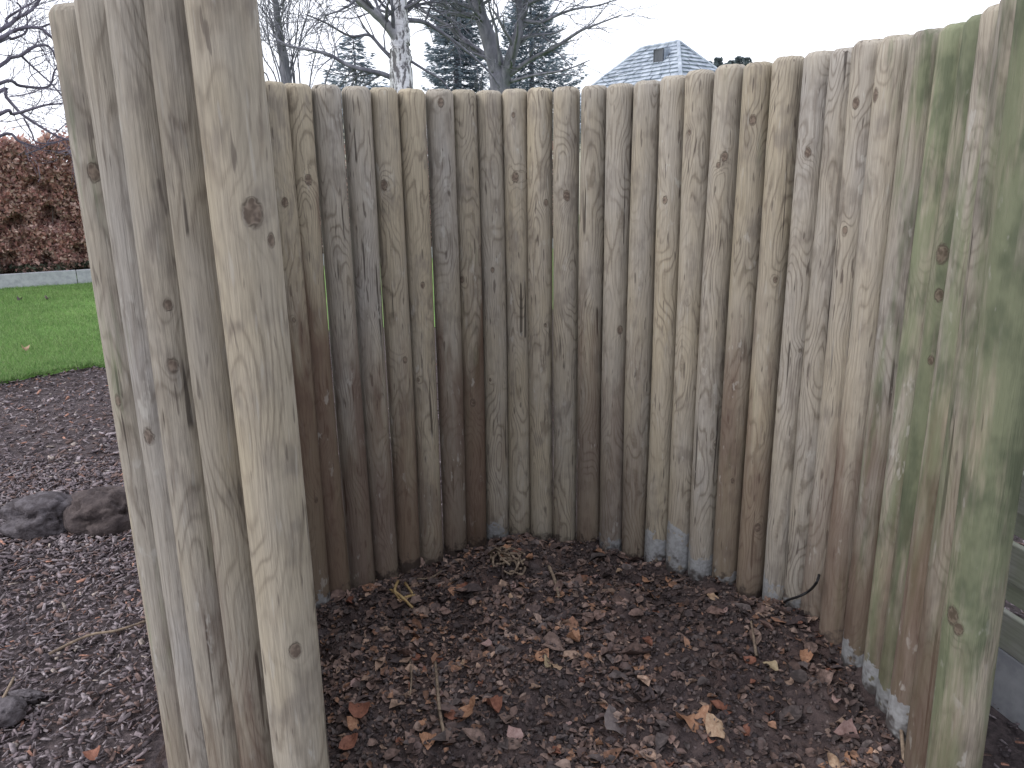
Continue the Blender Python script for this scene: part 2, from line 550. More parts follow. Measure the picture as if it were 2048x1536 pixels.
# ------------------------------------------------------------------ the round enclosure of posts
INNER = [[-0.733, 2.538, 0.282], [-0.671, 2.617, 0.284], [-0.591, 2.684, 0.286], [-0.51, 2.745, 0.286], [-0.427, 2.802, 0.287],
         [-0.339, 2.854, 0.286], [-0.246, 2.904, 0.289], [-0.165, 2.957, 0.292], [-0.071, 2.989, 0.291], [0.023, 2.987, 0.294],
         [0.117, 2.957, 0.295], [0.21, 2.915, 0.292], [0.303, 2.867, 0.29], [0.39, 2.812, 0.289], [0.473, 2.75, 0.291],
         [0.547, 2.679, 0.298], [0.612, 2.602, 0.304], [0.683, 2.524, 0.308], [0.744, 2.445, 0.304], [0.808, 2.364, 0.309],
         [0.869, 2.278, 0.309], [0.902, 2.183, 0.305], [0.92, 2.084, 0.307], [0.941, 1.984, 0.302], [0.962, 1.883, 0.299],
         [0.972, 1.782, 0.294], [0.971, 1.68, 0.294], [0.95, 1.581, 0.293]]
# tone(0 tan..1 lilac grey), moss, stain top, stain strength, cement top over soil, value
LOOK = [(0.1, 0, 0.75, 0.95, 0.02, 0.95), (0.05, 0, 0.95, 0.95, -0.3, 0.98), (0.85, 0, 0.55, 0.85, -0.3, 0.95),
        (0.75, 0, 0.45, 0.8, -0.3, 1), (0.1, 0.05, 0.45, 0.9, -0.3, 1), (0.15, 0.05, 0.2, 0.6, -0.3, 1.05),
        (0.75, 0, 0.65, 0.85, -0.3, 0.92), (0.2, 0.3, 0.75, 0.95, -0.3, 0.92), (0.45, 0.05, 0.05, 0.4, 0.07, 0.98),
        (0.25, 0, -0.1, 0.3, -0.02, 1.03), (0.25, 0, -0.2, 0.2, -0.3, 1.08), (0.45, 0, -0.1, 0.3, -0.3, 1),
        (0.45, 0.05, 0.65, 0.7, -0.3, 0.95), (0.8, 0, 0.35, 0.5, 0.05, 0.98), (0.5, 0.05, 0.35, 0.6, -0.3, 0.98),
        (0.3, 0.05, -0.2, 0.2, 0.13, 1.1), (0.45, 0, -0.1, 0.3, 0.16, 1.06), (0.6, 0.12, -0.1, 0.3, 0.1, 1.04),
        (0.15, 0.32, 0.65, 0.7, 0.03, 0.95), (0.25, 0.2, 0.55, 0.7, -0.3, 1.02), (0.85, 0, -0.2, 0.2, 0.1, 1.05),
        (0.8, 0.05, -0.1, 0.3, 0.02, 1), (0.65, 0.05, 0.35, 0.6, -0.3, 1.05), (0.55, 0.22, 0.55, 0.8, -0.3, 1.08),
        (0.7, 0.5, 0.45, 0.9, 0.07, 0.9), (0.45, 0.66, 0.25, 0.6, 0.09, 1.02), (0.4, 0.8, 0.35, 0.4, 0.06, 0.84),
        (0.5, 0.55, 0.45, 0.85, 0.1, 1)]
posts = []   # x, y, top z (world), radius, look
for i, (x, y, h) in enumerate(INNER):
    q = rnd.uniform(-.003, .003) if i < 18 else rnd.uniform(-.007, .007)      # not set in a perfect line
    dn = math.hypot(x, y - 2.0)
    posts.append((x + x / dn * q, y + (y - 2.0) / dn * q, CAM_H + h, (0.0486 if i < 18 else .0465) + rnd.uniform(-.0012, .001), LOOK[i]))
# right end of the wall: the two posts nearest the camera
posts.append((0.946, 1.472, CAM_H + .30, .050, (.50, .55, .55, .9, .1, .80)))
posts.append((0.936, 1.362, CAM_H + .30, .0505, (.25, .74, .1, .5, -.1, .80)))
# left end of the wall, seen from outside
LEFT = [(-0.417, 1.235, .31, .0505, (.35, .18, -.1, .3, -.1, .93)), (-0.503, 1.290, .305, .048, (.5, .05, .35, .8, -.1, .70)),  # second post: low value paints in the shade beside the end post
        (-0.588, 1.346, .30, .048, (.6, .12, .3, .7, -.1, .82)), (-0.669, 1.408, .297, .048, (.9, .12, .2, .6, -.1, .85)),
        (-0.746, 1.475, .292, .048, (.6, .34, .2, .6, -.1, .87))]
for x, y, h, r_, lk in LEFT:
    posts.append((x, y, CAM_H + h, r_, lk))
# closing the round on the left
a0, a1 = Vector((-0.746, 1.475)), Vector((-0.733, 2.538))
sag = 0.165
ch = (a1 - a0).length
Rr = ch * ch / (8 * sag) + sag / 2
mid = (a0 + a1) / 2
cc = mid + Vector((Rr - sag, 0))
th0 = math.atan2(a0.y - cc.y, a0.x - cc.x) % (2 * math.pi)
th1 = math.atan2(a1.y - cc.y, a1.x - cc.x) % (2 * math.pi)
NB = 10
for k in range(1, NB + 1):
    t_ = th0 + (th1 - th0) * k / (NB + 1)
    x, y = cc.x + Rr * math.cos(t_), cc.y + Rr * math.sin(t_)
    h = 0.29 + rnd.uniform(-.006, .006)
    if k == 2: h = -0.012
    posts.append((x, y, CAM_H + h, .0495, (rnd.uniform(.2, .8), rnd.uniform(0, .25), rnd.uniform(-.1, .6), .6, rnd.uniform(-.1, .05), rnd.uniform(.95, 1.05))))

# knots seen in the photograph: (post index, [(px, py), ...])
KNOTS = {0: [(570, 405), (632, 1000), (588, 640)], 1: [(618, 360), (640, 373)], 2: [(735, 470), (660, 560)], 3: [(713, 250)], 4: [(768, 370), (810, 720)],
         5: [(845, 570), (835, 760)], 6: [(880, 205)], 7: [(945, 805), (922, 560)], 8: [(985, 540), (980, 760)],
         9: [(1029, 355), (1052, 352), (1025, 230), (1040, 500)], 10: [(1092, 405), (1090, 650), (1095, 745)], 11: [(1133, 390), (1135, 395), (1125, 690)],
         12: [(1195, 480), (1185, 900)], 13: [(1240, 660)], 14: [(1270, 480), (1295, 710), (1300, 1000)], 15: [(1330, 400), (1335, 740), (1315, 300)], 16: [(1380, 265), (1375, 600), (1390, 330)],
         17: [(1447, 313), (1435, 330), (1430, 890)], 18: [(1505, 240), (1480, 720), (1465, 960)], 19: [(1515, 1055), (1550, 560)],
         20: [(1618, 305), (1600, 700)], 21: [(1652, 215), (1640, 480)], 22: [(1711, 207), (1690, 460), (1730, 880)], 23: [(1755, 190), (1740, 550), (1735, 410)],
         24: [(1830, 640), (1700, 1180)], 25: [(1838, 460), (1820, 700)], 26: [(1884, 508), (1878, 590), (1862, 720)], 27: [(1885, 960), (1895, 1080)],
         29: [(1925, 1235), (1936, 1262), (1900, 1240), (1995, 340)],
         30: [(505, 425), (590, 1300), (540, 480), (540, 690)], 31: [(430, 700), (520, 1100)], 32: [(345, 730), (335, 610)], 33: [(300, 870), (300, 240)], 34: [(190, 345), (240, 800), (420, 1420)]}

KEEP_KNOTS = (0, 1, 4, 5, 7, 9, 10, 11, 16, 17, 19, 20, 22, 26, 29, 30)
def post_mesh(r_, H, seed, knots):
    seg = 40
    zs = list(np.linspace(-0.12, H - 0.016, 54)) + [H - 0.009, H - 0.002, H]
    rs = [r_] * 54 + [r_ - 0.004, r_ - 0.0105, r_ - 0.017]
    V = []
    bx, by = rnd.uniform(-.006, .006), rnd.uniform(-.006, .006)
    for z, rr in zip(zs, rs):
        w = math.sin(math.pi * max(0, min(1, z / H)))
        ox, oy = bx * w, by * w
        for k in range(seg):
            a = 2 * math.pi * k / seg
            c, s = math.cos(a), math.sin(a)
            q = rr + 0.0018 * noise.noise(Vector((c * 1.2 + seed * 7, s * 1.2, z * 1.6))) + 0.0007 * noise.noise(Vector((c * 4, s * 4 + seed * 3, z * 4)))
            for kx, ky, kz in knots:
                d2 = (c * r_ - kx) ** 2 + (s * r_ - ky) ** 2 + ((z - kz) * .7) ** 2
                if d2 < .004: q += 0.0022 * math.exp(-d2 / (2 * .018 ** 2))
            zz = z
            if z > H - 0.02: zz = z + 0.0025 * noise.noise(Vector((c * 2, s * 2, seed * 5)))
            V.append((ox + c * q, oy + s * q, zz))
    F = []
    for j in range(len(zs) - 1):
        for k in range(seg):
            k2 = (k + 1) % seg
            F.append((j * seg + k, j * seg + k2, (j + 1) * seg + k2, (j + 1) * seg + k))
    V.append((0, 0, H + 0.001))
    top = len(V) - 1
    b = (len(zs) - 1) * seg
    me = bpy.data.meshes.new('post')
    faces = F + [(b + k, b + (k + 1) % seg, top) for k in range(seg)]
    me.from_pydata(V, [], faces)
    me.update()
    me.polygons.foreach_set('use_smooth', np.ones(len(me.polygons), dtype=bool))
    return me

encl = empty('post_enclosure', (0, 1.98, 0))
tag(encl, 'round bay of upright weathered timber posts standing shoulder to shoulder around the compost', 'fence')
for i, (x, y, top, r_, lk) in enumerate(posts):
    seed = i * 1.37 + 0.4
    ks = []
    for (px, py) in KNOTS.get(i, []):
        v = ray(px, py)
        A = v.x ** 2 + v.y ** 2; B = -2 * (v.x * x + v.y * y); C = x * x + y * y - r_ * r_
        D = B * B - 4 * A * C
        if D < 0:
            k = -B / (2 * A)
        else:
            k = (-B - math.sqrt(D)) / (2 * A)
        px_, py_ = v.x * k - x, v.y * k - y
        l = math.hypot(px_, py_)
        ks.append((px_ / l * r_, py_ / l * r_, CAM_H + v.z * k))
    if i not in KEEP_KNOTS: ks = [k_ for k_ in ks if rnd.random() < .4]
    while len(ks) < 4:
        a = rnd.uniform(0, 2 * math.pi)
        ks.append((r_ * math.cos(a), r_ * math.sin(a), rnd.uniform(.2, 1.7)) if rnd.random() < .3 else (0, 0, -3))
    if i not in (0, 1, 4, 9, 17, 19, 20, 26, 29, 30):   # small knots first slot goes to a hidden place
        ks = [(0, 0, -3)] + ks[:3]
    me = post_mesh(r_, top, seed, ks)
    o = link('post', me, WOOD, encl)
    o.location = (x - encl.location.x, y - encl.location.y, 0)
    o.rotation_euler = (R(rnd.uniform(-.12, .12)), R(rnd.uniform(-.12, .12)), 0)
    lean = {28: .022, 29: .045}.get(i)
    if lean:        # the last two posts on the right lean in a little at the top
        o.rotation_euler = (-lean * .54 / 1.85, -lean * .84 / 1.85, 0)
    tone, moss, stain, sk, cem, val = lk
    base = heap_z(x * .95, y) if y > 1.45 else 0.0
    if i >= 28: base = 0.02
    o['seed'] = seed
    o['grain'] = 0.8 if i >= 29 else .7 if i >= 23 else 1.0
    o['ring'] = 80.0 if i >= 29 else 120.0
    o['knot_size'] = rnd.uniform(.65, 1.25)
    o['tone'] = tone * .6; o['moss'] = moss; o['stain'] = stain; o['stain_k'] = sk
    o['cement'] = base + cem; o['soil'] = base + 0.0; o['value'] = val * .80
    a = rnd.uniform(0, 2 * math.pi)
    o['pith'] = (math.cos(a), math.sin(a), 0.0)
    for k in range(3):
        o['k%d' % k] = ks[k]

# ------------------------------------------------------------------ slatted boundary fence on the right
bf = empty('board_fence', (1.43, 1.92, 0))
tag(bf, 'low dark horizontal board fence on a concrete base beyond the right end post', 'fence')
fang = R(12.5)
bf.rotation_euler = (0, 0, fang)
def fb(name, c, s, mat, bev=0.004):
    m = MB(); m.quad_box((0, 0, 0), s)
    return m.build(name, mat, bf, loc=None, bevel=bev), c
L0, L1 = -2.2, 2.6
for k in range(7):
    zt = CAM_H - 1.237 + k * 0.2095
    o, c = fb('board', 0, (.02, L1 - L0, .122), BOARD); o.location = (0, (L0 + L1) / 2, zt - .061); o.rotation_euler = (0, R(-4), 0)
    o, c = fb('board', 0, (.02, L1 - L0 - .01, .122), BOARD); o.location = (.075, (L0 + L1) / 2, zt - .061 - .105)
for k, yy in enumerate((-2.0, -.4, 1.1, 2.5)):
    o, c = fb('upright', 0, (.05, .08, 1.75), BOARD); o.location = (.038, yy, .875)
for k in range(3):
    o, c = fb('base_slab', 0, (.05, 1.59, .20), CONCRETE, .006); o.location = (.02, L0 + .8 + k * 1.6, .09)

# ------------------------------------------------------------------ low concrete edging and beech hedge
W0 = Vector((-7.42, 11.18, 0)); WD = Vector((.862, .507, 0)); WN = Vector((-.507, .862, 0))
gw = empty('garden_wall', W0)
tag(gw, 'low pale concrete retaining wall between the lawn and the beech hedge', 'wall')
rotw = math.atan2(WD.y, WD.x)
gw.rotation_euler = (0, 0, rotw)
slab = None
for k in range(-5, 10):
    if slab is None:
        m = MB(); m.quad_box((0, 0, 0), (.992, .09, .34)); slab = m.build('slab', CONCRETE, gw, bevel=.008)
        o = slab
    else:
        o = slab.copy(); col.objects.link(o); o.parent = gw
    o.location = (k * 1.0 + .5, .045, .065 + rnd.uniform(-.006, .006))
    o.rotation_euler = (0, R(rnd.uniform(-.3, .3)), R(rnd.uniform(-.4, .4)))

LEAF_UV = np.array([[0, -.5], [-.26, -.1], [.26, -.1], [0, .5]])
def leaf_cloud(P, size, cols, name, flat=0.0, jitter=0.35):
    """many small folded leaves (two triangles each) at points P"""
    n = len(P)
    d = nrg.normal(size=(n, 3)); d[:, 2] *= (1 - flat); d /= np.linalg.norm(d, axis=1)[:, None]
    e = nrg.normal(size=(n, 3)); e -= (e * d).sum(1)[:, None] * d; e /= np.linalg.norm(e, axis=1)[:, None]
    g = np.cross(d, e)
    s = size * nrg.uniform(1 - jitter, 1 + jitter, n)
    T = [(0, -.5, 0), (-.30, 0, .08), (0, .5, 0), (.30, 0, .08)]
    V = np.zeros((n, 4, 3))
    for k, (a, b, c) in enumerate(T):
        V[:, k] = P + (e * a + d * b + g * c) * s[:, None]
    base = np.arange(n)[:, None] * 4
    F = np.concatenate([base + np.array([[0, 1, 2]]), base + np.array([[0, 2, 3]])])
    return np_mesh(name, V.reshape(-1, 3), F, np.repeat(cols, 4, 0))

def pal(cs, n, var=0.25):
    cs = np.array(cs)
    c = cs[nrg.integers(0, len(cs), n)] * nrg.uniform(1 - var, 1 + var, (n, 1))
    return c

hedge = empty('beech_hedge', W0 + WN * .6)
tag(hedge, 'clipped beech hedge holding russet winter leaves behind the low wall', 'hedge')
HX0, HX1 = -5.0, 10.0
n = 84000
s_ = nrg.uniform(HX0, HX1, n)
s_[:60000] = nrg.uniform(-1.2, 3.2, 60000)
face = nrg.random(n)
dep = np.where(face < .72, .12 + np.abs(nrg.normal(0, .14, n)), nrg.uniform(.12, 1.0, n))
zz = nrg.uniform(.24, 2.0, n)
topm = nrg.random(n) < .18
zz[topm] = 1.94 + np.abs(nrg.normal(0, .10, topm.sum()))
bulge = np.array([0.10 * noise.noise(Vector((a * 1.5, b * 1.8, 0))) + .05 * noise.noise(Vector((a * 4, b * 4, 3))) for a, b in zip(s_, zz)])
ztop = np.array([0.12 * noise.noise(Vector((a * 1.1, 9, 0))) + .11 * noise.noise(Vector((a * 6, 4, 0))) for a in s_])
zz = zz + ztop * (zz / 2.0)
dep = dep + bulge
gap = np.array([noise.noise(Vector((a * 3.2, b * 3.6, 7))) for a, b in zip(s_, zz)])
dep = np.where(gap < -.08, dep + np.clip(-.08 - gap, 0, .4) * .6, dep)
P = np.array(W0)[None] + s_[:, None] * np.array(WD)[None] + dep[:, None] * np.array(WN)[None]
P[:, 2] = zz
cH = pal([(.50, .28, .24), (.42, .225, .20), (.60, .41, .35), (.34, .21, .20), (.66, .50, .44), (.47, .32, .275)], n)
green = (zz < .34) & (nrg.random(n) < .7)
cH[green] = pal([(.12, .14, .10), (.20, .14, .11), (.10, .12, .09)], green.sum())
loc_h = np.array(hedge.location)
o = link('foliage', leaf_cloud(P - loc_h, .062, cH, 'hedge_foliage', 0.0, .55), FOLI, hedge); tag(o, kind='stuff')
m = MB()
for k in range(220):
    a = rnd.uniform(HX0, HX1); d_ = rnd.uniform(.25, .8)
    p0 = W0 + WD * a + WN * d_
    pts = [p0 + Vector((0, 0, .1))]
    for j in range(5):
        pts.append(pts[-1] + Vector((rnd.uniform(-.1, .1), rnd.uniform(-.1, .1), .37 + .06 * (k % 3 == 0))))
    m.tube([p - hedge.location for p in pts], [.022, .018, .014, .010, .006, .003], 5, False)
tag(m.build('stems', simple_mat('beech_stems', (.06, .045, .042), (.12, .09, .085), 20, .9, bump=.2), hedge), kind='stuff')
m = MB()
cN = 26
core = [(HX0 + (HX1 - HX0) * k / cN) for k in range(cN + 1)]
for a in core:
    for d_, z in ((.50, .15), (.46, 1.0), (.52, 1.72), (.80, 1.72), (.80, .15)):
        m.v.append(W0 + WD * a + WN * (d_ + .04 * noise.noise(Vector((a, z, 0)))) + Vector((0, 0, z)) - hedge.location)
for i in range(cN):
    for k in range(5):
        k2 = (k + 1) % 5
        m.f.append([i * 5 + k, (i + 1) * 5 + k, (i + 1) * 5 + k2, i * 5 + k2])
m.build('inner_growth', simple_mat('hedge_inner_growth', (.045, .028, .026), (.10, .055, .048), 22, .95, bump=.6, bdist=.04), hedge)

# ------------------------------------------------------------------ trees
def grow(mb, p, d, length, rad, depth, rng, up=0.12, wig=0.22, kids=3, minr=0.0025, sides=5, spread=0.7):
    n = max(3, int(3 + depth))
    pts, rr = [p.copy()], [rad]
    dd = d.normalized()
    st = length / n
    for i in range(n):
        dd = (dd + Vector((rng.gauss(0, wig), rng.gauss(0, wig), rng.gauss(0, wig) + up))).normalized()
        p = p + dd * st
        pts.append(p.copy()); rr.append(max(minr, rad * (1 - .75 * (i + 1) / n)))
        if depth > 0 and i >= 0:
            for _ in range(kids if rng.random() < .75 else kids - 1):
                if rng.random() < .6:
                    sd_ = Vector((rng.gauss(0, 1), rng.gauss(0, 1), rng.gauss(0, .7)))
                    cd_ = (dd + sd_.normalized() * spread).normalized()
                    grow(mb, p, cd_, length * rng.uniform(.35, .62), rr[-1] * .62, depth - 1, rng, up, wig, kids, minr, max(3, sides - 1), spread)
    mb.tube(pts, rr, sides, False)

def polyline_smooth(pts, n=4):
    out = []
    for i in range(len(pts) - 1):
        p0 = pts[max(i - 1, 0)]; p1 = pts[i]; p2 = pts[i + 1]; p3 = pts[min(i + 2, len(pts) - 1)]
        for k in range(n):
            t = k / n
            out.append(0.5 * ((2 * p1) + (p2 - p0) * t + (2 * p0 - 5 * p1 + 4 * p2 - p3) * t * t + (3 * p1 - p0 - 3 * p2 + p3) * t ** 3))
    out.append(pts[-1])
    return out

def limb(pts, r0, r1, mat, name, parent, sides=10):
    pts = polyline_smooth([Vector(p) for p in pts], 5)
    n = len(pts)
    rr = [r0 + (r1 - r0) * i / (n - 1) for i in range(n)]
    for i in range(1, n - 1):
        pts[i] = pts[i] + Vector((rnd.gauss(0, 1), rnd.gauss(0, 1), 0)) * rr[i] * .05
    m = MB(); m.tube([p - parent.location for p in pts], rr, sides)
    return m.build(name, mat, parent, smooth=True), pts, rr

def add_twigs(m, pts, rr, rng, every, length, depth, parent, up=.12, spread=.8, kids=3, start=0, minr=.0025, side=None):
    for i in range(start, len(pts) - 1, every):
        d = (pts[i + 1] - pts[i]).normalized()
        s = Vector((rng.gauss(0, 1), rng.gauss(0, 1), rng.gauss(0, .6)))
        if side is not None: s = s + side
        dd = (d + s.normalized() * spread).normalized()
        grow(m, pts[i] - parent.location, dd, length * rng.uniform(.6, 1.2), max(minr, rr[i] * .45), depth, rng, up, .2, kids, minr)

# birch, nearest trunk
D_B = 9.0
base = at(803, 160, D_B); base.z = 0
birch = empty('birch_tree', base)
tag(birch, 'white barked birch trunk with dark fissures rising behind the posts', 'tree')
bp = [base, at(803, 165, D_B), at(801, 100, D_B), at(799, 50, D_B), at(797, 0, D_B)]
bp = [Vector((base.x, base.y, -.1)), Vector((base.x + .02, base.y, 1.2)), bp[1], bp[2], bp[3], bp[4]]
top = bp[-1]
bp += [top + Vector((.05, 0, 1.2)), top + Vector((-.05, .1, 2.6)), top + Vector((.1, .1, 4.2)), top + Vector((.1, .2, 5.6))]
tr, pts, rr = limb(bp, .155, .03, BIRCH, 'trunk', birch, 18)
for i, p in enumerate(pts):
    pass
rng = random.Random(3)
b1, p1, r1 = limb([at(800, 85, D_B), at(775, 50, D_B - .1), at(745, 22, D_B - .2), at(715, -2, D_B - .3), at(680, -45, D_B - .5), at(650, -130, D_B - .8)], .062, .02, PALE_BARK, 'branch', birch, 10)
b2, p2, r2 = limb([at(815, 40, D_B), at(850, 45, D_B + .2), at(890, 70, D_B + .3), at(930, 100, D_B + .5), at(975, 140, D_B + .6), at(1000, 175, D_B + .7)], .028, .008, BARK, 'branch', birch, 7)
b3, p3, r3 = limb([at(790, 160, D_B), at(765, 148, D_B), at(720, 138, D_B), at(690, 128, D_B + .1), at(660, 110, D_B + .1), at(620, 100, D_B + .2), at(580, 92, D_B + .3), at(555, 80, D_B + .4)], .03, .010, BARK, 'branch', birch, 7)
b4, p4, r4 = limb([at(785, 118, D_B), at(760, 92, D_B), at(738, 70, D_B), at(700, 72, D_B), at(650, 45, D_B - .2), at(610, 28, D_B - .3)], .022, .006, BARK, 'branch', birch, 6)
b5, p5, r5 = limb([at(815, 118, D_B), at(850, 140, D_B), at(885, 162, D_B + .1), at(900, 185, D_B + .1)], .016, .008, BARK, 'branch', birch, 6)
m = MB()
for (pp, rq) in ((p2, r2), (p3, r3), (p4, r4), (p1, r1)):
    add_twigs(m, pp, rq, rng, 2, .55, 1, birch, up=.03, kids=2, start=3, minr=.0035)
for i in range(22, len(pts) - 1):
    for q in range(3):
        a = rng.uniform(0, 6.28)
        grow(m, pts[i] - birch.location, Vector((math.cos(a), math.sin(a), .6)), rng.uniform(.8, 1.7), .018, 2, rng, .02, .2, 2, .0035)
tag(m.build('crown', BARK, birch), kind='stuff')

# bare tree at the left of the birch: upright fan of stems
D_A = 15.0
base = at(580, 165, D_A); base.z = 0
tA = empty('bare_tree', base)
tag(tA, 'slim grey bare tree with upright fanning stems left of the birch', 'tree')
tp = [Vector((base.x + .05, base.y, -.1)), Vector((base.x + .03, base.y, 1.6)), at(574, 165, D_A), at(566, 110, D_A), at(558, 60, D_A), at(550, 0, D_A)]
tp += [tp[-1] + Vector((-.1, 0, 1.2)), tp[-1] + Vector((-.1, .1, 2.8))]
_, pts, rr = limb(tp, .13, .02, BARK, 'trunk', tA, 10)
rng = random.Random(11)
m = MB()
stems = [((582, 165), (600, 90), (610, 40), (640, -10)), ((565, 165), (540, 90), (520, 40), (505, -20)), ((580, 160), (592, 80), (598, 20), (605, -30)),
         ((560, 165), (545, 110), (535, 60), (530, -10)), ((590, 168), (582, 100), (575, 50), (580, -10)), ((588, 170), (585, 120), (618, 60), (660, 10)),
         ((600, 168), (596, 100), (615, 30), (625, -20)), ((555, 168), (530, 120), (515, 85), (500, 60)), ((620, 168), (630, 110), (640, 70), (650, 30)),
         ((650, 168), (668, 120), (672, 85), (700, 60)), ((540, 168), (525, 140), (512, 110), (500, 100)), ((575, 165), (558, 100), (540, 30), (535, -20))]
for s in stems:
    dq = D_A + rng.uniform(-.5, .5)
    pp = [at(a, b, dq) for a, b in s]
    root = pp[0].copy(); root = Vector((base.x + (root.x - base.x) * .5, base.y + (root.y - base.y) * .5, 1.9))
    pl = polyline_smooth([root] + pp, 4)
    rq = [.017 + (.006 - .017) * i / (len(pl) - 1) for i in range(len(pl))]
    m.tube([p - tA.location for p in pl], rq, 5, False)
    add_twigs(m, pl, rq, rng, 2, .7, 1, tA, up=.10, spread=.55, kids=2, start=5, minr=.0035)
for i in range(14, len(pts) - 1):
    for q in range(2):
        a = rng.uniform(0, 6.28)
        grow(m, pts[i] - tA.location, Vector((math.cos(a), math.sin(a), .9)), rng.uniform(.6, 1.2), .010, 2, rng, .1, .18, 2, .004)
tag(m.build('crown', BARK, tA), kind='stuff')

# forked bare tree right of the birch
D_F = 14.0
base = at(1000, 165, D_F); base.z = 0
tF = empty('bare_tree', base)
tag(tF, 'large bare tree forking low with branches sweeping towards the slate roof', 'tree')
_, ptA, rA = limb([Vector((base.x + .02, base.y, -.1)), Vector((base.x, base.y, 1.6)), at(1000, 175, D_F), at(992, 130, D_F), at(978, 80, D_F), at(965, 40, D_F), at(952, -5, D_F),
                   at(940, -60, D_F), at(925, -150, D_F), at(915, -280, D_F)], .21, .03, BARK, 'trunk', tF, 12)
_, ptB, rB = limb([at(1003, 178, D_F), at(1014, 140, D_F - .1), at(1024, 105, D_F - .2), at(1036, 65, D_F - .2), at(1042, 38, D_F - .2), at(1036, 0, D_F - .2), at(1030, -60, D_F - .1), at(1032, -160, D_F)], .12, .025, BARK, 'branch', tF, 9)
_, ptC, rC = limb([at(1041, 42, D_F - .2), at(1052, 20, D_F - .3), at(1056, -10, D_F - .3), at(1070, -80, D_F - .3)], .055, .02, BARK, 'branch', tF, 8)
_, ptD, rD = limb([at(1004, 170, D_F), at(985, 125, D_F + .3), at(960, 105, D_F + .4), at(935, 85, D_F + .5), at(900, 55, D_F + .6), at(860, 30, D_F + .7), at(830, 5, D_F + .8)], .085, .01, BARK, 'branch', tF, 8)
_, ptE, rE = limb([at(1020, 150, D_F - .1), at(1060, 120, D_F - .3), at(1110, 95, D_F - .6), at(1160, 62, D_F - .8), at(1190, 50, D_F - .9), at(1245, 29, D_F - 1.1)], .045, .008, BARK, 'branch', tF, 7)
_, ptG, rG = limb([at(1043, 40, D_F - .2), at(1080, 45, D_F - .4), at(1115, 30, D_F - .5), at(1150, 18, D_F - .6), at(1200, 10, D_F - .8), at(1250, -8, D_F - 1)], .035, .007, BARK, 'branch', tF, 7)
_, ptH, rH = limb([at(1000, 130, D_F - .2), at(992, 60, D_F - .4), at(980, 20, D_F - .5), at(975, -30, D_F - .6)], .03, .012, BARK, 'branch', tF, 6)
_, ptI, rI = limb([at(1015, 165, D_F), at(1070, 150, D_F - .5), at(1130, 140, D_F - .8), at(1180, 120, D_F - .9)], .03, .006, BARK, 'branch', tF, 6)
_, ptJ, rJ = limb([at(1050, 10, D_F - .3), at(1085, -5, D_F - .5), at(1130, -25, D_F - .6), at(1200, -70, D_F - .7)], .035, .008, BARK, 'branch', tF, 6)
rng = random.Random(5)
m = MB()
for pp, rq in ((ptD, rD), (ptE, rE), (ptG, rG), (ptH, rH), (ptI, rI), (ptB, rB), (ptC, rC), (ptJ, rJ)):
    add_twigs(m, pp, rq, rng, 2, .75, 1, tF, up=.06, spread=.75, kids=2, start=5, minr=.004)
for i in range(24, len(ptA) - 1):
    for q in range(2):
        a = rng.uniform(0, 6.28)
        grow(m, ptA[i] - tF.location, Vector((math.cos(a), math.sin(a), .4)), rng.uniform(1.0, 2.2), .03, 2, rng, .05, .2, 2, .0045)
tag(m.build('crown', BARK, tF), kind='stuff')

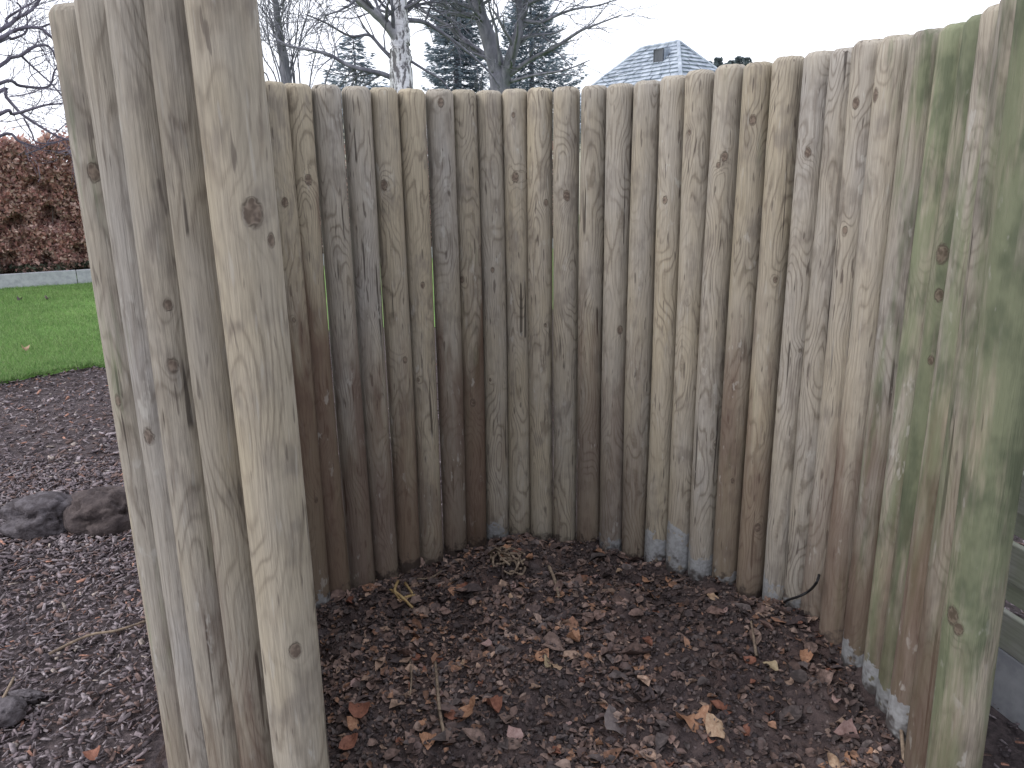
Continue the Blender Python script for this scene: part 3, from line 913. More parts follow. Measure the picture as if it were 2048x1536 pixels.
# branches hanging in from the tree at the far left
D_L = 7.0
trunk_b = at(-330, 300, D_L + .3); trunk_b.z = 0
tL = empty('bare_tree', trunk_b)
tag(tL, 'bare lilac grey tree reaching knobbly branches in over the beech hedge', 'tree')
_, ptT, rT = limb([Vector((trunk_b.x, trunk_b.y, -.1)), Vector((trunk_b.x + .03, trunk_b.y, 1.0)), Vector((trunk_b.x - .03, trunk_b.y + .05, 2.0)), Vector((trunk_b.x + .02, trunk_b.y, 3.0)), Vector((trunk_b.x, trunk_b.y, 4.2)), Vector((trunk_b.x + .1, trunk_b.y, 5.5))], .16, .05, BARK_PURPLE, 'trunk', tL, 12)
Z = 4.953
BR = [(12, 7, [(0, 300), (80, 255), (170, 180), (250, 140), (330, 80), (390, 0), (450, -90), (520, -200)]),
      (9, 5, [(0, 385), (130, 310), (270, 270), (400, 280), (460, 330), (540, 390), (620, 430), (700, 420)]),
      (7, 4, [(270, 270), (400, 270), (500, 235), (620, 215), (740, 150)]),
      (9, 4, [(0, 650), (100, 575), (210, 550), (330, 470), (450, 445), (520, 500), (560, 590), (620, 680)]),
      (7, 4, [(210, 550), (290, 630), (400, 730), (510, 830), (610, 945), (700, 1010)]),
      (6, 3, [(0, 825), (200, 850), (430, 870), (510, 820), (540, 700), (600, 660), (700, 560)]),
      (8, 4, [(0, 905), (60, 960), (200, 1115), (330, 1210), (540, 1335), (670, 1385), (760, 1400)]),
      (5, 3, [(0, 1130), (130, 1130), (330, 1075), (450, 1040), (630, 1020), (740, 960)]),
      (5, 3, [(235, 1170), (320, 1330), (350, 1400), (480, 1420), (670, 1370), (760, 1330)]),
      (5, 3, [(0, 1345), (190, 1400), (300, 1440), (390, 1470)]),
      (4, 3, [(250, 1530), (450, 1450), (490, 1380), (660, 1220), (760, 1150)]),
      (3.5, 2.5, [(90, 960), (300, 925), (430, 880), (600, 900), (740, 880)]),
      (5, 3, [(0, 410), (120, 385), (250, 325), (270, 190), (255, 150)]),
      (4, 2.5, [(0, 300), (60, 190), (200, 95), (330, 20), (400, -30)]),
      (5, 3, [(170, 180), (210, 80), (170, 20), (190, -40)]),
      (3, 2, [(330, 80), (420, 85), (500, 100), (640, 130)]),
      (3, 2, [(400, 460), (450, 540), (460, 580), (540, 700), (520, 790)]),
      (3, 2, [(300, 630), (310, 590), (450, 540), (560, 500)]),
      (3, 2, [(290, 640), (310, 740), (400, 850), (410, 960), (350, 1060), (280, 1160)]),
      (2.5, 2, [(130, 1070), (160, 1190), (250, 1300), (330, 1390)]),
      (3, 2, [(330, 660), (420, 620), (460, 570)]), (3, 2, [(290, 840), (290, 770), (370, 715), (460, 690), (468, 640)]),
      (3, 2, [(0, 540), (80, 550), (150, 535), (210, 550)]), (2.5, 2, [(80, 825), (130, 750), (130, 670)]),
      (3, 2, [(0, 1200), (80, 1208), (230, 1170)]), (2.5, 2, [(40, 820), (50, 910)]), (3, 2, [(390, 300), (385, 380), (330, 460)]),
      (3, 2, [(330, 470), (370, 415), (460, 370), (450, 260)]), (2.5, 2, [(220, 540), (280, 450), (180, 320)])]
PXW = 1.0 / FPX * D_L * 1.05
mtw = MB(); rtw = random.Random(33)
for j, (w0, w1, pl) in enumerate(BR):
    dq = D_L + rnd.uniform(-.35, .35)
    pp = [at(a / Z, b / Z, dq + .03 * rnd.gauss(0, 1)) for a, b in pl]
    if pl[0][0] == 0 and w0 >= 4:     # carry it back to the trunk
        st = pp[0]
        tz = min(4.6, max(1.3, st.z - .55))
        mid_ = st.lerp(Vector((trunk_b.x, trunk_b.y, tz)), .5) + Vector((0, 0, -.08))
        pp = [Vector((trunk_b.x, trunk_b.y, tz)), mid_] + pp
        _, lp, lr = limb(pp, .017, w1 * .5 * PXW * .5, BARK_PURPLE, 'branch', tL, 7)
        add_twigs(mtw, lp, [.006] * len(lp), rtw, 2, .32, 1, tL, up=.05, spread=.95, kids=2, start=10, minr=.0016)
    else:
        _, lp, lr = limb(pp, w0 * .5 * PXW * .55, w1 * .5 * PXW * .5, BARK_PURPLE, 'branch', tL, 6)
        add_twigs(mtw, lp, [.004] * len(lp), rtw, 4, .22, 0, tL, up=.05, spread=.95, kids=2, start=3, minr=.0014)
rng = random.Random(21)
m = mtw
for i in range(10, len(ptT) - 1):
    for q in range(2):
        a = rng.uniform(1.8, 4.6)
        grow(m, ptT[i] - tL.location, Vector((math.cos(a), math.sin(a), .3)), rng.uniform(.9, 1.8), .028, 2, rng, .05, .22, 2, .003)
tag(m.build('crown', BARK_PURPLE, tL), kind='stuff')

# conifers
def conifer(px, d, H, slope, label, seed, colr, zmin=.6, layer=.22, dens=1.0):
    b = at(px, 160, d); b.z = 0
    t = empty('conifer_tree', b); tag(t, label, 'tree', 'conifers beyond the fence')
    rg = random.Random(seed)
    m = MB(); m.tube([(0, 0, -.1), (.02, 0, H * .5), (0, .02, H)], [.03 * H * .6, .012 * H, .004], 8)
    m.build('trunk', BARK, t)
    Pq = []; br = MB()
    z = zmin
    while z < H - .05:
        Lb = slope * (H - z) * rg.uniform(.8, 1.12) + .06
        nb = max(4, int(7 * dens))
        off = rg.uniform(0, 6.28)
        for k in range(nb):
            a = off + 6.28 * k / nb + rg.uniform(-.25, .25)
            L = Lb * rg.uniform(.65, 1.15)
            dirv = Vector((math.cos(a), math.sin(a), 0)); sidev = Vector((-math.sin(a), math.cos(a), 0))
            pts = [Vector((0, 0, z))]
            nseg = 6
            for i in range(1, nseg + 1):
                q = i / nseg
                pts.append(Vector((0, 0, z)) + dirv * L * q + Vector((0, 0, L * (-.16 * math.sin(q * 3.1) + .12 * q * q))))
            br.tube(pts, [max(.004, .012 * (1 - i / nseg * .8)) for i in range(nseg + 1)], 3, False)
            cnt = int(L * 105 * dens)
            for i in range(cnt):
                q = rg.random() ** .7
                f = q * nseg; i0 = min(int(f), nseg - 1); pb = pts[i0].lerp(pts[i0 + 1], f - i0)
                wv = .42 * L * (1 - q * .75) * rg.uniform(-1, 1)
                pq = pb + sidev * wv + dirv * abs(wv) * .55 + Vector((0, 0, rg.gauss(-.02, .018) - abs(wv) * .06))
                dd = (dirv * 1.0 + sidev * (1.1 if wv > 0 else -1.1) * (1 if abs(wv) > .03 else rg.uniform(-1, 1)) + Vector((0, 0, rg.uniform(-.35, .15)))).normalized()
                Pq.append((pq, dd))
        z += layer * rg.uniform(.8, 1.2) * (0.6 + .5 * (H - z) / H)
    # needle sprays: slim three-sided blades
    n = len(Pq)
    V = np.zeros((n, 4, 3))
    A = np.array([p[:] for p, _ in Pq]); Dv = np.array([q[:] for _, q in Pq])
    up = nrg.normal(size=(n, 3)) * .6 + np.array([0, 0, 1.0]); sd_ = np.cross(Dv, up); sd_ /= np.linalg.norm(sd_, axis=1)[:, None]
    ln = nrg.uniform(.07, .16, n)[:, None]; wd = nrg.uniform(.010, .020, n)[:, None]
    V[:, 0] = A; V[:, 1] = A + Dv * ln * .5 + sd_ * wd; V[:, 2] = A + Dv * ln; V[:, 3] = A + Dv * ln * .5 - sd_ * wd
    bi = np.arange(n)[:, None] * 4
    cols = pal(colr, n, .3)
    me = np_mesh('needles', V.reshape(-1, 3), bi + np.array([[0, 1, 2, 3]]), np.repeat(cols, 4, 0))
    tag(link('crown', me, FOLI, t), kind='stuff')
    tag(br.build('boughs', BARK, t), kind='stuff')
    return t
BLUEG = [(.22, .27, .32), (.27, .315, .365), (.175, .22, .265)]  # blue spruce tones, lightened and blued to paint in distance haze
conifer(711, 18.0, 4.55, .50, 'small pointed conifer between the slim bare tree and the birch', 1, BLUEG, 2.2, .19, 1.1)
conifer(914, 20.0, 7.6, .20, 'tall narrow blue green conifer just right of the birch', 2, BLUEG, 2.0, .20, 1.7)
conifer(1062, 21.0, 6.5, .47, 'wide blue green conifer behind the forked bare tree', 4, BLUEG, 2.4, .21, 1.55)

# far evergreens right of the roof
for k, (px, py, d) in enumerate(((1418, 124, 55), (1436, 116, 57), (1462, 122, 56), (1478, 114, 58), (1494, 116, 56), (1452, 128, 54))):
    tp_ = at(px, py, d)
    b = Vector((tp_.x, tp_.y, 0))
    t = empty('evergreen_tree', b)
    tag(t, ('far dark evergreen tree topping the posts right of the slate roof'), 'tree', 'far evergreens right of the roof')
    H = tp_.z
    m = MB(); m.tube([(0, 0, -.1), (0, 0, H * .5), (0, 0, H * .9)], [.25, .16, .04], 7); m.build('trunk', BARK, t)
    n = 2600
    z = nrg.uniform(.35, 1.0, n) ** .8 * H
    rmax = (1.05 - z / H) * 2.6 + .12
    a = nrg.uniform(0, 6.28, n); rr_ = rmax * np.sqrt(nrg.random(n)) * (0.75 + .35 * np.sin(a * 3 + z * 4))
    P = np.stack([rr_ * np.cos(a), rr_ * np.sin(a), z], 1)
    me = leaf_cloud(P, .20, pal([(.14, .17, .185), (.105, .135, .145)], n), 'evergreen')
    tag(link('crown', me, FOLI, t), kind='stuff')

# ------------------------------------------------------------------ house roofs
def roof_face(parent, quad, ncourse, name='slate_course', proud=.055):
    """quad: left bottom, right bottom, right top, left top; lapped slate courses as wedge strips"""
    lb, rb, rt, lt = [Vector(q) for q in quad]
    nrm = (rb - lb).cross(lt - lb).normalized()
    for i in range(ncourse):
        t0, t1 = i / ncourse, min(1.0, (i + 1.12) / ncourse)
        a, b = lb.lerp(lt, t0), rb.lerp(rt, t0)
        c, d = rb.lerp(rt, t1), lb.lerp(lt, t1)
        L = (b - a).length
        ns = max(1, int(L / .42))
        m = MB()
        for k in range(ns):
            u0, u1 = k / ns + .012 / max(L, .1), (k + 1) / ns - .012 / max(L, .1)
            p = [a.lerp(b, u0), a.lerp(b, u1), d.lerp(c, u1), d.lerp(c, u0)]
            lift = proud * rnd.uniform(.8, 1.3)
            tp = [p[0] + nrm * lift, p[1] + nrm * lift, p[2] + nrm * .006, p[3] + nrm * .006]
            bq = len(m.v)
            m.v += tp + [p[0] - nrm * .01, p[1] - nrm * .01]
            m.f += [[bq, bq + 1, bq + 2, bq + 3], [bq + 4, bq + 5, bq + 1, bq]]
        m.build(name, SLATE, parent)

D_H = 30.0
apexL, apexR = at(1291, 96, D_H + .5), at(1348, 87, D_H)
hz_ = apexR.z
house = empty('house', Vector((apexR.x, apexR.y, 0)))
tag(house, 'house with a pale slate hipped roof and a small dark dormer beyond the posts', 'house')
O = house.location
zr, ze = 4.3, 2.5
rise = zr - ze
zr = (apexL.z + apexR.z) / 2
ze = zr - 2.9
run = 2.9
ridge_d = Vector((0.6, -0.8, 0)).normalized()
nn = Vector((ridge_d.y, -ridge_d.x, 0))          # towards the camera side
rc = (apexL + apexR) / 2; rc.z = 0
hl = .88
A_ = rc - ridge_d * hl; B_ = rc + ridge_d * hl
def up(v, z): return Vector((v.x, v.y, z)) - Vector((O.x, O.y, 0))
c_fl = A_ - ridge_d * run + nn * run; c_fr = B_ + ridge_d * run + nn * run
c_bl = A_ - ridge_d * run - nn * run; c_br = B_ + ridge_d * run - nn * run
rA_, rB_ = up(A_, zr), up(B_, zr)
fl, fr, bl, br_ = up(c_fl, ze), up(c_fr, ze), up(c_bl, ze), up(c_br, ze)
m = MB(); m.v = [v - Vector((0, 0, .03)) for v in (fl, fr, br_, bl, rA_, rB_)]; m.f = [[0, 1, 5, 4], [1, 2, 5], [2, 3, 4, 5], [3, 0, 4]]
m.build('roof', SLATE, house)
roof_face(house, (fl, fr, rB_, rA_), 20)
roof_face(house, (fr, br_, rB_, rB_), 20)
roof_face(house, (br_, bl, rA_, rB_), 20)
roof_face(house, (bl, fl, rA_, rA_), 20)
m = MB()
for p0, p1 in ((rA_, rB_), (rB_, fr), (rA_, fl), (rB_, br_), (rA_, bl)):
    m.tube([p0 + Vector((0, 0, .02)), p1 + Vector((0, 0, .02))], .07, 6)
m.build('ridge_tiles', SLATE, house)
m = MB()
ins = .45
wl = [up(rc + ridge_d * (sx * (hl + run - ins)) + nn * (sy * (run - ins)), 0) for sx, sy in ((-1, 1), (1, 1), (1, -1), (-1, -1))]
m.v = wl + [v + Vector((0, 0, ze + .3)) for v in wl]
m.f = [[0, 1, 5, 4], [1, 2, 6, 5], [2, 3, 7, 6], [3, 0, 4, 7]]
m.build('wall', RENDER, house)
# dormer on the front slope
dl = up(rc + ridge_d * .62 + nn * .62, zr - .60)
rotd = Matrix.Rotation(math.atan2(ridge_d.y, ridge_d.x), 3, 'Z')
m = MB(); m.quad_box(dl + nn * -.45, (.46, 1.0, .76), rotd)
dm = m.build('dormer', SLATE, house)
m = MB(); m.quad_box(dl + nn * .07, (.36, .06, .66), rotd)
wdw = m.build('window', DARKGLASS, dm)
m = MB()
for sx, sz, w_, h_ in ((-.20, 0, .04, .74), (.20, 0, .04, .74), (0, .35, .44, .04), (0, -.35, .44, .04)):
    m.quad_box(dl + nn * .09 + ridge_d * sx + Vector((0, 0, sz)), (w_, .05, h_), rotd)
m.build('frame', DARKGLASS, wdw)
m = MB(); m.quad_box(dl + nn * .1 + Vector((0, 0, -.44)), (.62, .4, .05), Matrix.Rotation(math.atan2(ridge_d.y, ridge_d.x), 3, 'Z'))
m.build('flashing', LEADM, dm)

# second low roof glimpsed under the small conifer
h2 = empty('outbuilding', at(765, 170, 26.0)); h2.location.z = 0
tag(h2, 'low pale slate roof glimpsed behind the small conifer left of the birch', 'building')
zt = at(765, 171, 26.0).z
m = MB(); m.v = [Vector(q) for q in ((-2.2, -1.6, zt - 1.0), (.9, -1.6, zt - 1.0), (.9, 1.6, zt - 1.0), (-2.2, 1.6, zt - 1.0), (-2.2, 0, zt), (.9, 0, zt))]
m.f = [[0, 1, 5, 4], [2, 3, 4, 5], [1, 2, 5], [3, 0, 4]]
m.build('roof', SLATE, h2)
m = MB(); m.quad_box((-.65, 0, (zt - 1) / 2), (2.9, 2.9, zt - 1.02)); m.build('wall', RENDER, h2)

# ------------------------------------------------------------------ stones beside the bed
def rock(name, c, s, seed, mat, label, rough=.55, cuts=3):
    import bmesh
    bm = bmesh.new()
    bmesh.ops.create_icosphere(bm, subdivisions=5, radius=1.0)
    for v in bm.verts:
        d = v.co.normalized()
        q = 1 + rough * noise.noise(d * 1.3 + Vector((seed, 0, 0))) + rough * .5 * noise.noise(d * 3.1 + Vector((0, seed, 0))) + rough * .30 * noise.noise(d * 7 + Vector((0, seed, 3))) + rough * .14 * noise.noise(d * 17 + Vector((0, seed, 6)))
        q = min(q, 1.0 + .12 * noise.noise(d * 2 + Vector((seed, 4, 4))))
        v.co = Vector((d.x * q * s[0], d.y * q * s[1], d.z * q * s[2]))
    me = bpy.data.meshes.new(name); bm.to_mesh(me); bm.free()
    me.polygons.foreach_set('use_smooth', np.ones(len(me.polygons), dtype=bool))
    o = link(name, me, mat); o.location = c
    o.rotation_euler = (rnd.uniform(-.2, .2), rnd.uniform(-.2, .2), rnd.uniform(-.5, .5))
    return tag(o, label, 'stone')
p = on_ground(72, 1062, .02); rock('stone', p + Vector((0, .10, .02)), (.21, .15, .115), 1.0, STONE, 'angular grey stone lying on the mulch, beside a rounder earthy one')
p = on_ground(192, 1058, .02); rock('stone', p + Vector((.02, .10, .02)), (.20, .15, .14), 5.0, CLOD, 'rounded earthy brown stone against the outermost posts')
p = on_ground(12, 1448, .01); rock('stone', p + Vector((-.01, .03, .02)), (.055, .05, .04), 8.0, RUBBER if False else STONE, 'small dark rounded stone at the near edge of the mulch')
p = on_ground(50, 1400, .01); rock('stone', p + Vector((0, 0, .012)), (.055, .028, .022), 12.0, STONE, 'flat grey chip of stone just behind the small dark stone')

# ------------------------------------------------------------------ bark mulch chips
def chips(n, region, name, size, label):
    x0, x1, y0, y1 = region
    P = np.stack([nrg.uniform(x0, x1, n), nrg.uniform(y0, y1, n)], 1)
    keep = []
    for i, (x, y) in enumerate(P):
        if math.hypot(x - CX, y - CY) < CR + .06 and y > 1.2: continue
        if y < 1.5 and abs(x) < .62: continue
        a = math.degrees(math.atan2(x, y)); rr_ = math.hypot(x, y)
        if -78 < a < 60 and rr_ > lawn_edge(a) + rnd.uniform(-.05, .1): continue
        keep.append(i)
    P = P[keep]; n = len(P)
    zz = np.array([ground_z(x, y) for x, y in P])
    L = np.minimum(size * nrg.lognormal(0, .45, n), size * 2.2); W = L * nrg.uniform(.28, .75, n); T = L * nrg.uniform(.06, .16, n)
    yaw = nrg.uniform(0, 6.28, n); pit = nrg.normal(0, .35, n); rol = nrg.normal(0, .5, n)
    T8 = np.array([(-.5, -.28, -.5), (.5, -.18, -.5), (.45, .3, -.5), (-.42, .34, -.5), (-.42, -.2, .5), (.36, -.3, .35), (.5, .2, .5), (-.5, .26, .3)])
    V = T8[None] * np.stack([L, W, T], 1)[:, None]
    V = V + nrg.normal(0, .06, V.shape) * L[:, None, None] * .4
    cy_, sy_ = np.cos(yaw)[:, None], np.sin(yaw)[:, None]
    cp, sp = np.cos(pit)[:, None], np.sin(pit)[:, None]
    cr_, sr_ = np.cos(rol)[:, None], np.sin(rol)[:, None]
    x, y, z = V[..., 0], V[..., 1], V[..., 2]
    y, z = y * cr_ - z * sr_, y * sr_ + z * cr_
    x, z = x * cp - z * sp, x * sp + z * cp
    x, y = x * cy_ - y * sy_, x * sy_ + y * cy_
    V = np.stack([x + P[:, 0:1], y + P[:, 1:2], z + (zz + T * .8 + nrg.uniform(0, .012, n))[:, None]], -1)
    q = np.array([(0, 3, 2, 1), (4, 5, 6, 7), (0, 1, 5, 4), (1, 2, 6, 5), (2, 3, 7, 6), (3, 0, 4, 7)])
    F = (np.arange(n)[:, None, None] * 8 + q[None]).reshape(-1, 4)
    c = pal([(.12, .096, .105), (.155, .127, .135), (.085, .07, .076), (.21, .18, .19), (.14, .095, .086)], n, .3)
    pale = nrg.random(n) < .05
    c[pale] = pal([(.33, .28, .25), (.28, .25, .25), (.30, .16, .12)], pale.sum())
    o = link(name, np_mesh(name, V.reshape(-1, 3), F, np.repeat(c, 8, 0)), CHIP)
    return tag(o, label, 'mulch', kind='stuff')
chips(46000, (-3.2, -.9, .7, 4.2), 'bark_chips', .018, 'loose bark chips covering the bed left of the posts')
chips(30000, (-6.0, -1.4, 2.8, 7.6), 'bark_chips', .024, 'loose bark chips of the bed running back to the lawn')
chips(7000, (.6, 2.6, .2, 4.0), 'bark_chips', .021, 'dark bark chips at the foot of the board fence')
chips(7000, (-3.0, 3.0, -1.0, .9), 'bark_chips', .024, 'loose bark chips before the mouth of the enclosure')
chips(6000, (-2.5, 2.5, 2.8, 6.5), 'bark_chips', .036, 'loose bark chips of the bed behind the enclosure')

# ------------------------------------------------------------------ lawn blades
n = 90000
a = nrg.uniform(-52, -20, n); a[:55000] = nrg.uniform(-37, -26, 55000)
e = np.array([lawn_edge(x) for x in a])
rr_ = e - .04 + 6.6 * nrg.random(n) ** 1.15
bx, by = rr_ * np.sin(np.radians(a)), rr_ * np.cos(np.radians(a))
dw = (bx - W0.x) * WN.x + (by - W0.y) * WN.y
ok = dw < -.02
bx, by = bx[ok], by[ok]; n = len(bx)
bz = np.array([ground_z(x, y) for x, y in zip(bx, by)]) + .028
ang = nrg.uniform(0, 6.28, n); hgt = nrg.uniform(.022, .055, n); wd = nrg.uniform(.003, .006, n)
lean = nrg.normal(0, .02, (n, 2))
V = np.zeros((n, 3, 3))
V[:, 0] = np.stack([bx + wd * np.cos(ang), by + wd * np.sin(ang), bz], 1)
V[:, 1] = np.stack([bx - wd * np.cos(ang), by - wd * np.sin(ang), bz], 1)
V[:, 2] = np.stack([bx + lean[:, 0], by + lean[:, 1], bz + hgt], 1)
c = pal([(.18, .315, .10), (.22, .36, .125), (.135, .235, .08), (.28, .37, .165)], n, .2)
o = link('grass', np_mesh('grass', V.reshape(-1, 3), np.arange(n * 3).reshape(-1, 3), np.repeat(c, 3, 0)), FOLI)
tag(o, 'short bright grass blades growing on the lawn', 'grass', kind='stuff')

# ------------------------------------------------------------------ leaf litter on the heap
def leaf_template(seed, nu=4, nv=6, curl=1.0):
    rg = random.Random(seed)
    prof = lambda t: (math.sin(math.pi * min(1, t * 1.02) ** .85) ** .8) * .36
    V = []
    c1, c2, tw = rg.uniform(-1.0, 1.3) * curl, rg.uniform(-.5, .8) * curl, rg.uniform(-.5, .5) * curl
    off = Vector((rg.uniform(0, 50), rg.uniform(0, 50), 0))
    for j in range(nv + 1):
        t = j / nv
        w = max(.012, prof(t)) * (1 + .22 * noise.noise(off + Vector((t * 6, 0, 0))))
        for i in range(nu + 1):
            u = (i / nu - .5) * 2
            x, y = u * w, t - .5
            z = c1 * x * x * 1.6 + c2 * y * y * .6 + tw * x * y + .11 * curl * noise.noise(off + Vector((x * 4, y * 4, 2))) + abs(u) * w * .25
            V.append((x, y, z))
    F = [(j * (nu + 1) + i, j * (nu + 1) + i + 1, (j + 1) * (nu + 1) + i + 1, (j + 1) * (nu + 1) + i) for j in range(nv) for i in range(nu)]
    return np.array(V), np.array(F)

def litter_pts(n, sparse=False):
    out = []
    while len(out) < n:
        x, y = rnd.uniform(-.97, .97), rnd.uniform(.25, 2.98)
        if y > 1.45:
            if math.hypot(x - CX, y - CY) > .945 and not (y < 1.7 and 0 < x < .90): continue
        elif abs(x) > .84 - max(0, 1.0 - y) * .15 and y < 1.4: continue
        if x < -.35 and y < 1.6 and (x + .35) * 1.2 + (y - 1.25) < 0.1: continue
        if x > .84 and y < 1.45: continue
        if sparse:
            pt = noise.noise(Vector((x * 2.6, y * 2.6, 5))) - .55 * max(0, x - .15) * (1 if y > 1.6 else 0)
            if pt < -.12 and rnd.random() < .6: continue
            if pt > .12 and rnd.random() < .15: continue
        w = heap_weight(x, y)
        out.append((x, y, heap_z(x, y) * w - (1 - w) * .03))
    return np.array(out)

def rot_batch(V, yaw, pit, rol):
    cy_, sy_ = np.cos(yaw)[:, None], np.sin(yaw)[:, None]
    cp, sp = np.cos(pit)[:, None], np.sin(pit)[:, None]
    cr_, sr_ = np.cos(rol)[:, None], np.sin(rol)[:, None]
    x, y, z = V[..., 0], V[..., 1], V[..., 2]
    y, z = y * cr_ - z * sr_, y * sr_ + z * cr_
    x, z = x * cp - z * sp, x * sp + z * cp
    x, y = x * cy_ - y * sy_, x * sy_ + y * cy_
    return np.stack([x, y, z], -1)

NL = 22000
allV, allF, allC = [], [], []
base_i = 0
for k in range(10):
    tv, tf = leaf_template(100 + k, 2, 4)
    n = NL // 10
    P = litter_pts(n, True)
    s = nrg.lognormal(math.log(.0195), .48, n)
    V = rot_batch((tv[None] * np.stack([nrg.uniform(.5, 1.25, n), np.ones(n), np.ones(n)], 1)[:, None]) * s[:, None, None], nrg.uniform(0, 6.28, n), nrg.normal(0, .32, n), nrg.normal(0, .32, n))
    V = V + P[:, None] + np.array([0, 0, 1.0]) * (nrg.uniform(0, .013, n))[:, None, None]
    patch = np.array([noise.noise(Vector((x * 2.6, y * 2.6, 5))) for x, y, _ in P])
    c = pal([(.095, .067, .062), (.122, .082, .071), (.072, .055, .055), (.145, .096, .082), (.10, .08, .077), (.19, .132, .112)], n, .3)
    hot = (nrg.random(n) < .14 + .18 * np.clip(patch * 2, 0, 1))
    c[hot] = pal([(.25, .14, .092), (.21, .115, .078), (.30, .205, .155), (.25, .18, .15)], hot.sum(), .25)
    dark = patch < -.15
    c[dark] *= .8
    allV.append(V.reshape(-1, 3)); allF.append((np.arange(n)[:, None, None] * len(tv) + tf[None]).reshape(-1, 4) + base_i)
    allC.append(np.repeat(c, len(tv), 0)); base_i += n * len(tv)
o = link('leaf_litter', np_mesh('leaf_litter', np.concatenate(allV), np.concatenate(allF), np.concatenate(allC)), TINT)
tag(o, 'rotting brown leaf fragments strewn over the compost heap', 'leaf litter', kind='stuff')

# crumbs of compost
n = 17000
P = litter_pts(n)
s = np.minimum(nrg.lognormal(math.log(.0052), .4, n), .010)
T6 = np.array([(1, 0, 0), (-1, 0, 0), (0, 1, 0), (0, -1, 0), (0, 0, 1), (0, 0, -1.0)])
V = T6[None] * s[:, None, None] * nrg.uniform(.4, 1.4, (n, 6, 1))
V = rot_batch(V, nrg.uniform(0, 6.28, n), nrg.uniform(0, 6.28, n), nrg.uniform(0, 6.28, n)) + P[:, None] + np.array([0, 0, 1.0]) * (s * .3 + nrg.uniform(-.002, .010, n))[:, None, None]
q = np.array([(0, 2, 4), (2, 1, 4), (1, 3, 4), (3, 0, 4), (2, 0, 5), (1, 2, 5), (3, 1, 5), (0, 3, 5)])
F = (np.arange(n)[:, None, None] * 6 + q[None]).reshape(-1, 3)
c = pal([(.055, .043, .044), (.082, .063, .061), (.045, .036, .038), (.11, .085, .08)], n, .3)
tag(link('compost_crumbs', np_mesh('compost_crumbs', V.reshape(-1, 3), F, np.repeat(c, 6, 0)), TINT), 'dark crumbs of rotted soil scattered over the compost heap', 'soil', kind='stuff')

# single leaves large enough to pick out
def leaf_mat(name, c1, c2):
    t = NT(name, .7, .3)
    n = t.noise(t.obj, 9, 4, .6)
    t.color(t.mix(t.step(n, .3, .7), c1, c2)); t.bump(n, .3, .003)
    return t.m
LM = [leaf_mat('orange_dead_leaf', (.27, .135, .08), (.40, .23, .145)), leaf_mat('tan_dead_leaf', (.27, .17, .11), (.40, .29, .20)),
      leaf_mat('russet_dead_leaf', (.15, .062, .042), (.24, .105, .07)), leaf_mat('grey_dead_leaf', (.10, .08, .08), (.16, .135, .13)),
      leaf_mat('pink_dead_leaf', (.26, .165, .15), (.36, .25, .23)), leaf_mat('yellow_dead_leaf', (.30, .23, .14), (.40, .32, .21))]
LEAF_ME = []
for k in range(8):
    tv, tf = leaf_template(300 + k, 4, 7, 1.9)
    for mt in LM:
        me = np_mesh('dead_leaf', tv, tf, smooth=True); me.materials.append(mt); LEAF_ME.append(me)
def dead_leaf(p, size, shape, tone, label, rot=None, group='single dead leaves on the compost'):
    o = bpy.data.objects.new('dead_leaf', LEAF_ME[shape * 6 + tone]); col.objects.link(o)
    o.location = p; o.scale = (size,) * 3
    o.rotation_euler = rot or (rnd.gauss(0, .3), rnd.gauss(0, .3), rnd.uniform(0, 6.28))
    return tag(o, label, 'leaf', group)
NAMED = [(935, 1435, .105, 1, 0, 'large pale orange leaf curled on the near compost, left of centre', -1.1),
         (985, 1425, .07, 2, 2, 'russet leaf tucked behind the large pale orange leaf', .6),
         (1385, 1445, .11, 3, 0, 'large orange crumpled leaf on the near compost, right of centre', -1.3),
         (1430, 1462, .085, 5, 1, 'tan crumpled leaf overlapping the large orange leaf at right', .4),
         (1440, 1425, .08, 6, 2, 'russet leaf behind the large orange leaf at right', 1.4),
         (720, 1430, .10, 0, 2, 'reddish upright curled leaf near the foot of the left end post', .3),
         (712, 1455, .07, 4, 0, 'small orange leaf under the reddish curled leaf', 1.3),
         (855, 1490, .075, 7, 0, 'narrow orange leaf at the bottom of the heap', .15),
         (1145, 1288, .06, 2, 0, 'orange leaf standing on the middle of the heap', .9),
         (1085, 1322, .065, 1, 0, 'orange leaf in the bright cluster at mid heap', -.7),
         (1100, 1334, .06, 3, 5, 'yellowish leaf in the bright cluster at mid heap', .8),
         (1112, 1340, .055, 5, 1, 'tan leaf at the right of the bright cluster at mid heap', 1.9),
         (1014, 1102, .055, 6, 0, 'red orange leaf caught against the back posts', .2),
         (1292, 1166, .045, 4, 0, 'small orange leaf near the grey cement smear', 1.1),
         (1612, 1322, .06, 7, 0, 'orange leaf below the right hand posts', -.6),
         (1540, 1342, .055, 0, 5, 'pale yellow leaf left of the orange leaf at right', .9),
         (1690, 1482, .075, 2, 4, 'pinkish leaf near the right end post', 1.5),
         (1230, 1450, .10, 5, 3, 'broad flat grey leaf on the near compost', .5),
         (920, 1340, .05, 3, 1, 'tan leaf left of the bright cluster at mid heap', -1.2),
         (1030, 1480, .07, 6, 4, 'pinkish brown leaf below the large pale orange leaf', .5),
         (700, 1495, .07, 1, 2, 'russet leaf at the bottom beside the left end post', -.9),
         (1670, 1530, .06, 4, 1, 'tan leaf at the bottom edge before the right end post', 1.2)]
for px, py, s, sh, tn, lb, yaw in NAMED:
    p = on_heap(px, py) + Vector((0, 0, .016))
    dead_leaf(p, s * .85, sh, tn, lb, (R(rnd.uniform(-5, 35)), R(rnd.uniform(-20, 20)), yaw))
P = litter_pts(170)
k = 0
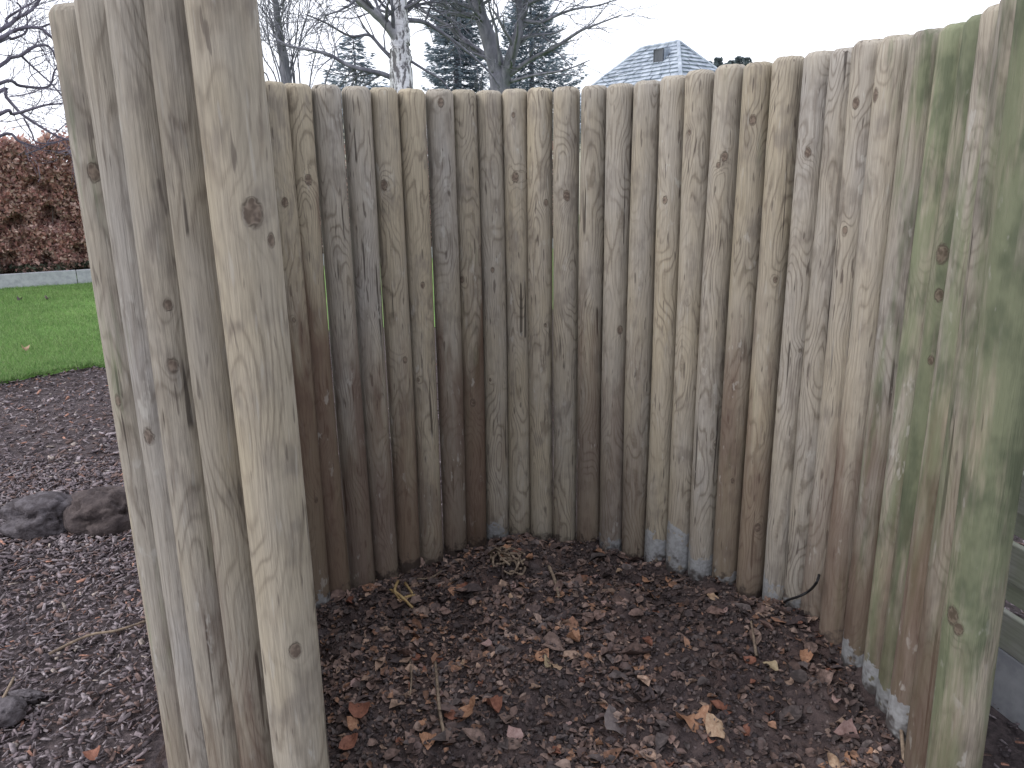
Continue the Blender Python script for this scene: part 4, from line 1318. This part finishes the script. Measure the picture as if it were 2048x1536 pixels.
LBL = ['plain orange dead leaf among the litter of the compost heap', 'plain tan dead leaf among the litter of the compost heap', 'plain russet dead leaf among the litter of the compost heap',
       'plain grey brown dead leaf among the litter of the compost heap', 'plain pinkish dead leaf among the litter of the compost heap', 'plain yellowish dead leaf among the litter of the compost heap']
for x, y, z in P:
    if y < 1.35: continue
    tn = rnd.choice([0, 2, 2, 2, 3, 3, 1, 4, 2, 0])
    dead_leaf(Vector((x, y, z + .010)), rnd.uniform(.022, .046), rnd.randrange(8), tn, LBL[tn], group='plain dead leaves on the compost, tone %d' % tn)
for px, py, tn, lb in ((490, 1440, 0, ''),):
    pass
p = on_ground(187, 1503, .03); dead_leaf(p, .05, 3, 2, 'russet leaf alone on the mulch near the bottom left', group=None)
for px, py, lb in ((95, 598, 'dark fallen leaf on the lawn under the low wall'), (38, 600, 'dark fallen leaf on the lawn at the left under the low wall'), (50, 700, 'pale fallen leaf on the near part of the lawn')):
    p = on_ground(px, py, .06); dead_leaf(p, .09, 2, 3 if 'dark' in lb else 1, lb, group=None)

# ------------------------------------------------------------------ twigs, stalks, cable
def stick(name, pts, r0, r1, mat, label, cat='twig', group=None):
    pl = polyline_smooth([Vector(p) for p in pts], 4)
    c = pl[0].copy()
    m = MB(); m.tube(pl, [r0 + (r1 - r0) * i / (len(pl) - 1) for i in range(len(pl))], 7)
    o = m.build(name, mat, None, smooth=True, loc=c)
    return tag(o, label, cat, group)
def hp(px, py, lift=.012):
    return on_heap(px, py) + Vector((0, 0, lift))
stick('stalk', [hp(781, 1186), hp(800, 1200, .02), hp(826, 1222)], .006, .005, STRAW, 'yellow stalk sloping down at the front of the broken stalks', 'stalk')
stick('stalk', [hp(797, 1176, .03), hp(790, 1190, .02), hp(800, 1204)], .006, .005, STRAW, 'yellow stalk standing up at the left of the broken stalks', 'stalk')
stick('stalk', [hp(800, 1206), hp(818, 1200, .015), hp(833, 1196)], .006, .004, STRAW, 'yellow stalk lying level among the broken stalks', 'stalk')
stick('stalk', [hp(811, 1182, .035), hp(825, 1196, .02)], .005, .004, STRAW, 'short pale stalk leaning at the right of the broken stalks', 'stalk')
stick('twig', [hp(872, 1352, .05), hp(876, 1400, .05), hp(880, 1440, .03), hp(888, 1475)], .004, .005, TWIG, 'thin grey twig standing out of the heap in front')
stick('twig', [hp(1098, 1148, .03), hp(1110, 1172, .02), hp(1118, 1200, .01)], .006, .005, TWIG, 'short brown stick right of the root bundle')
stick('twig', [hp(1500, 1272, .05), hp(1507, 1300, .03), hp(1512, 1320)], .003, .005, TWIG, 'pale upright straw on the right of the heap')
stick('twig', [hp(835, 1172, .03), hp(862, 1165, .02), hp(885, 1150, .02)], .004, .003, TWIG, 'thin twig lying by the back posts left of the root bundle')
stick('twig', [hp(820, 1330, .02), hp(824, 1370, .03), hp(820, 1400)], .003, .003, TWIG, 'thin twig stuck in the left of the heap')
stick('twig', [hp(1798, 1478, .04), hp(1803, 1500, .02), hp(1808, 1530)], .004, .006, TWIG, 'pale splinter at the foot of the right end post')
p0, p1 = on_ground(98, 1308, .04), on_ground(298, 1240, .05)
stick('twig', [p0, p0.lerp(p1, .35) + Vector((0, .02, .01)), p0.lerp(p1, .7) + Vector((0, -.02, .01)), p1], .005, .004, TWIG, 'long thin twig lying on the mulch beside the posts')
p0, p1 = on_ground(5, 1400, .04), on_ground(28, 1355, .04)
stick('twig', [p0, p0.lerp(p1, .5), p1], .005, .004, TWIG, 'short pale twig at the left edge of the mulch')
# bundle of dried roots by the back posts
for k in range(16):
    cx, cy = 1018 + rnd.uniform(-28, 30), 1138 + rnd.uniform(-26, 26)
    a = rnd.uniform(0, 6.28); rad = rnd.uniform(10, 26)
    pts = [hp(cx + rad * math.cos(a + q * .75), cy + rad * .8 * math.sin(a + q * .75), .02 + rnd.uniform(0, .03)) for q in range(4)]
    stick('root', pts, .0045, .003, TWIG, 'dry curled root in the tangle against the back posts', 'root', 'tangle of dry roots')
def against(px, py, i, gap):
    x, y, _, r_, _ = posts[i]
    v = ray(px, py); d = math.hypot(x, y) - r_ - gap
    return at(px, py, d)
stick('cable', [hp(1560, 1210, .0), against(1576, 1200, 21, .012), against(1597, 1193, 22, .012), against(1618, 1182, 22, .016), against(1633, 1165, 23, .01), against(1638, 1150, 23, -.02)], .004, .004, RUBBER,
      'thin black cable curving over the soil against the right hand posts', 'cable')
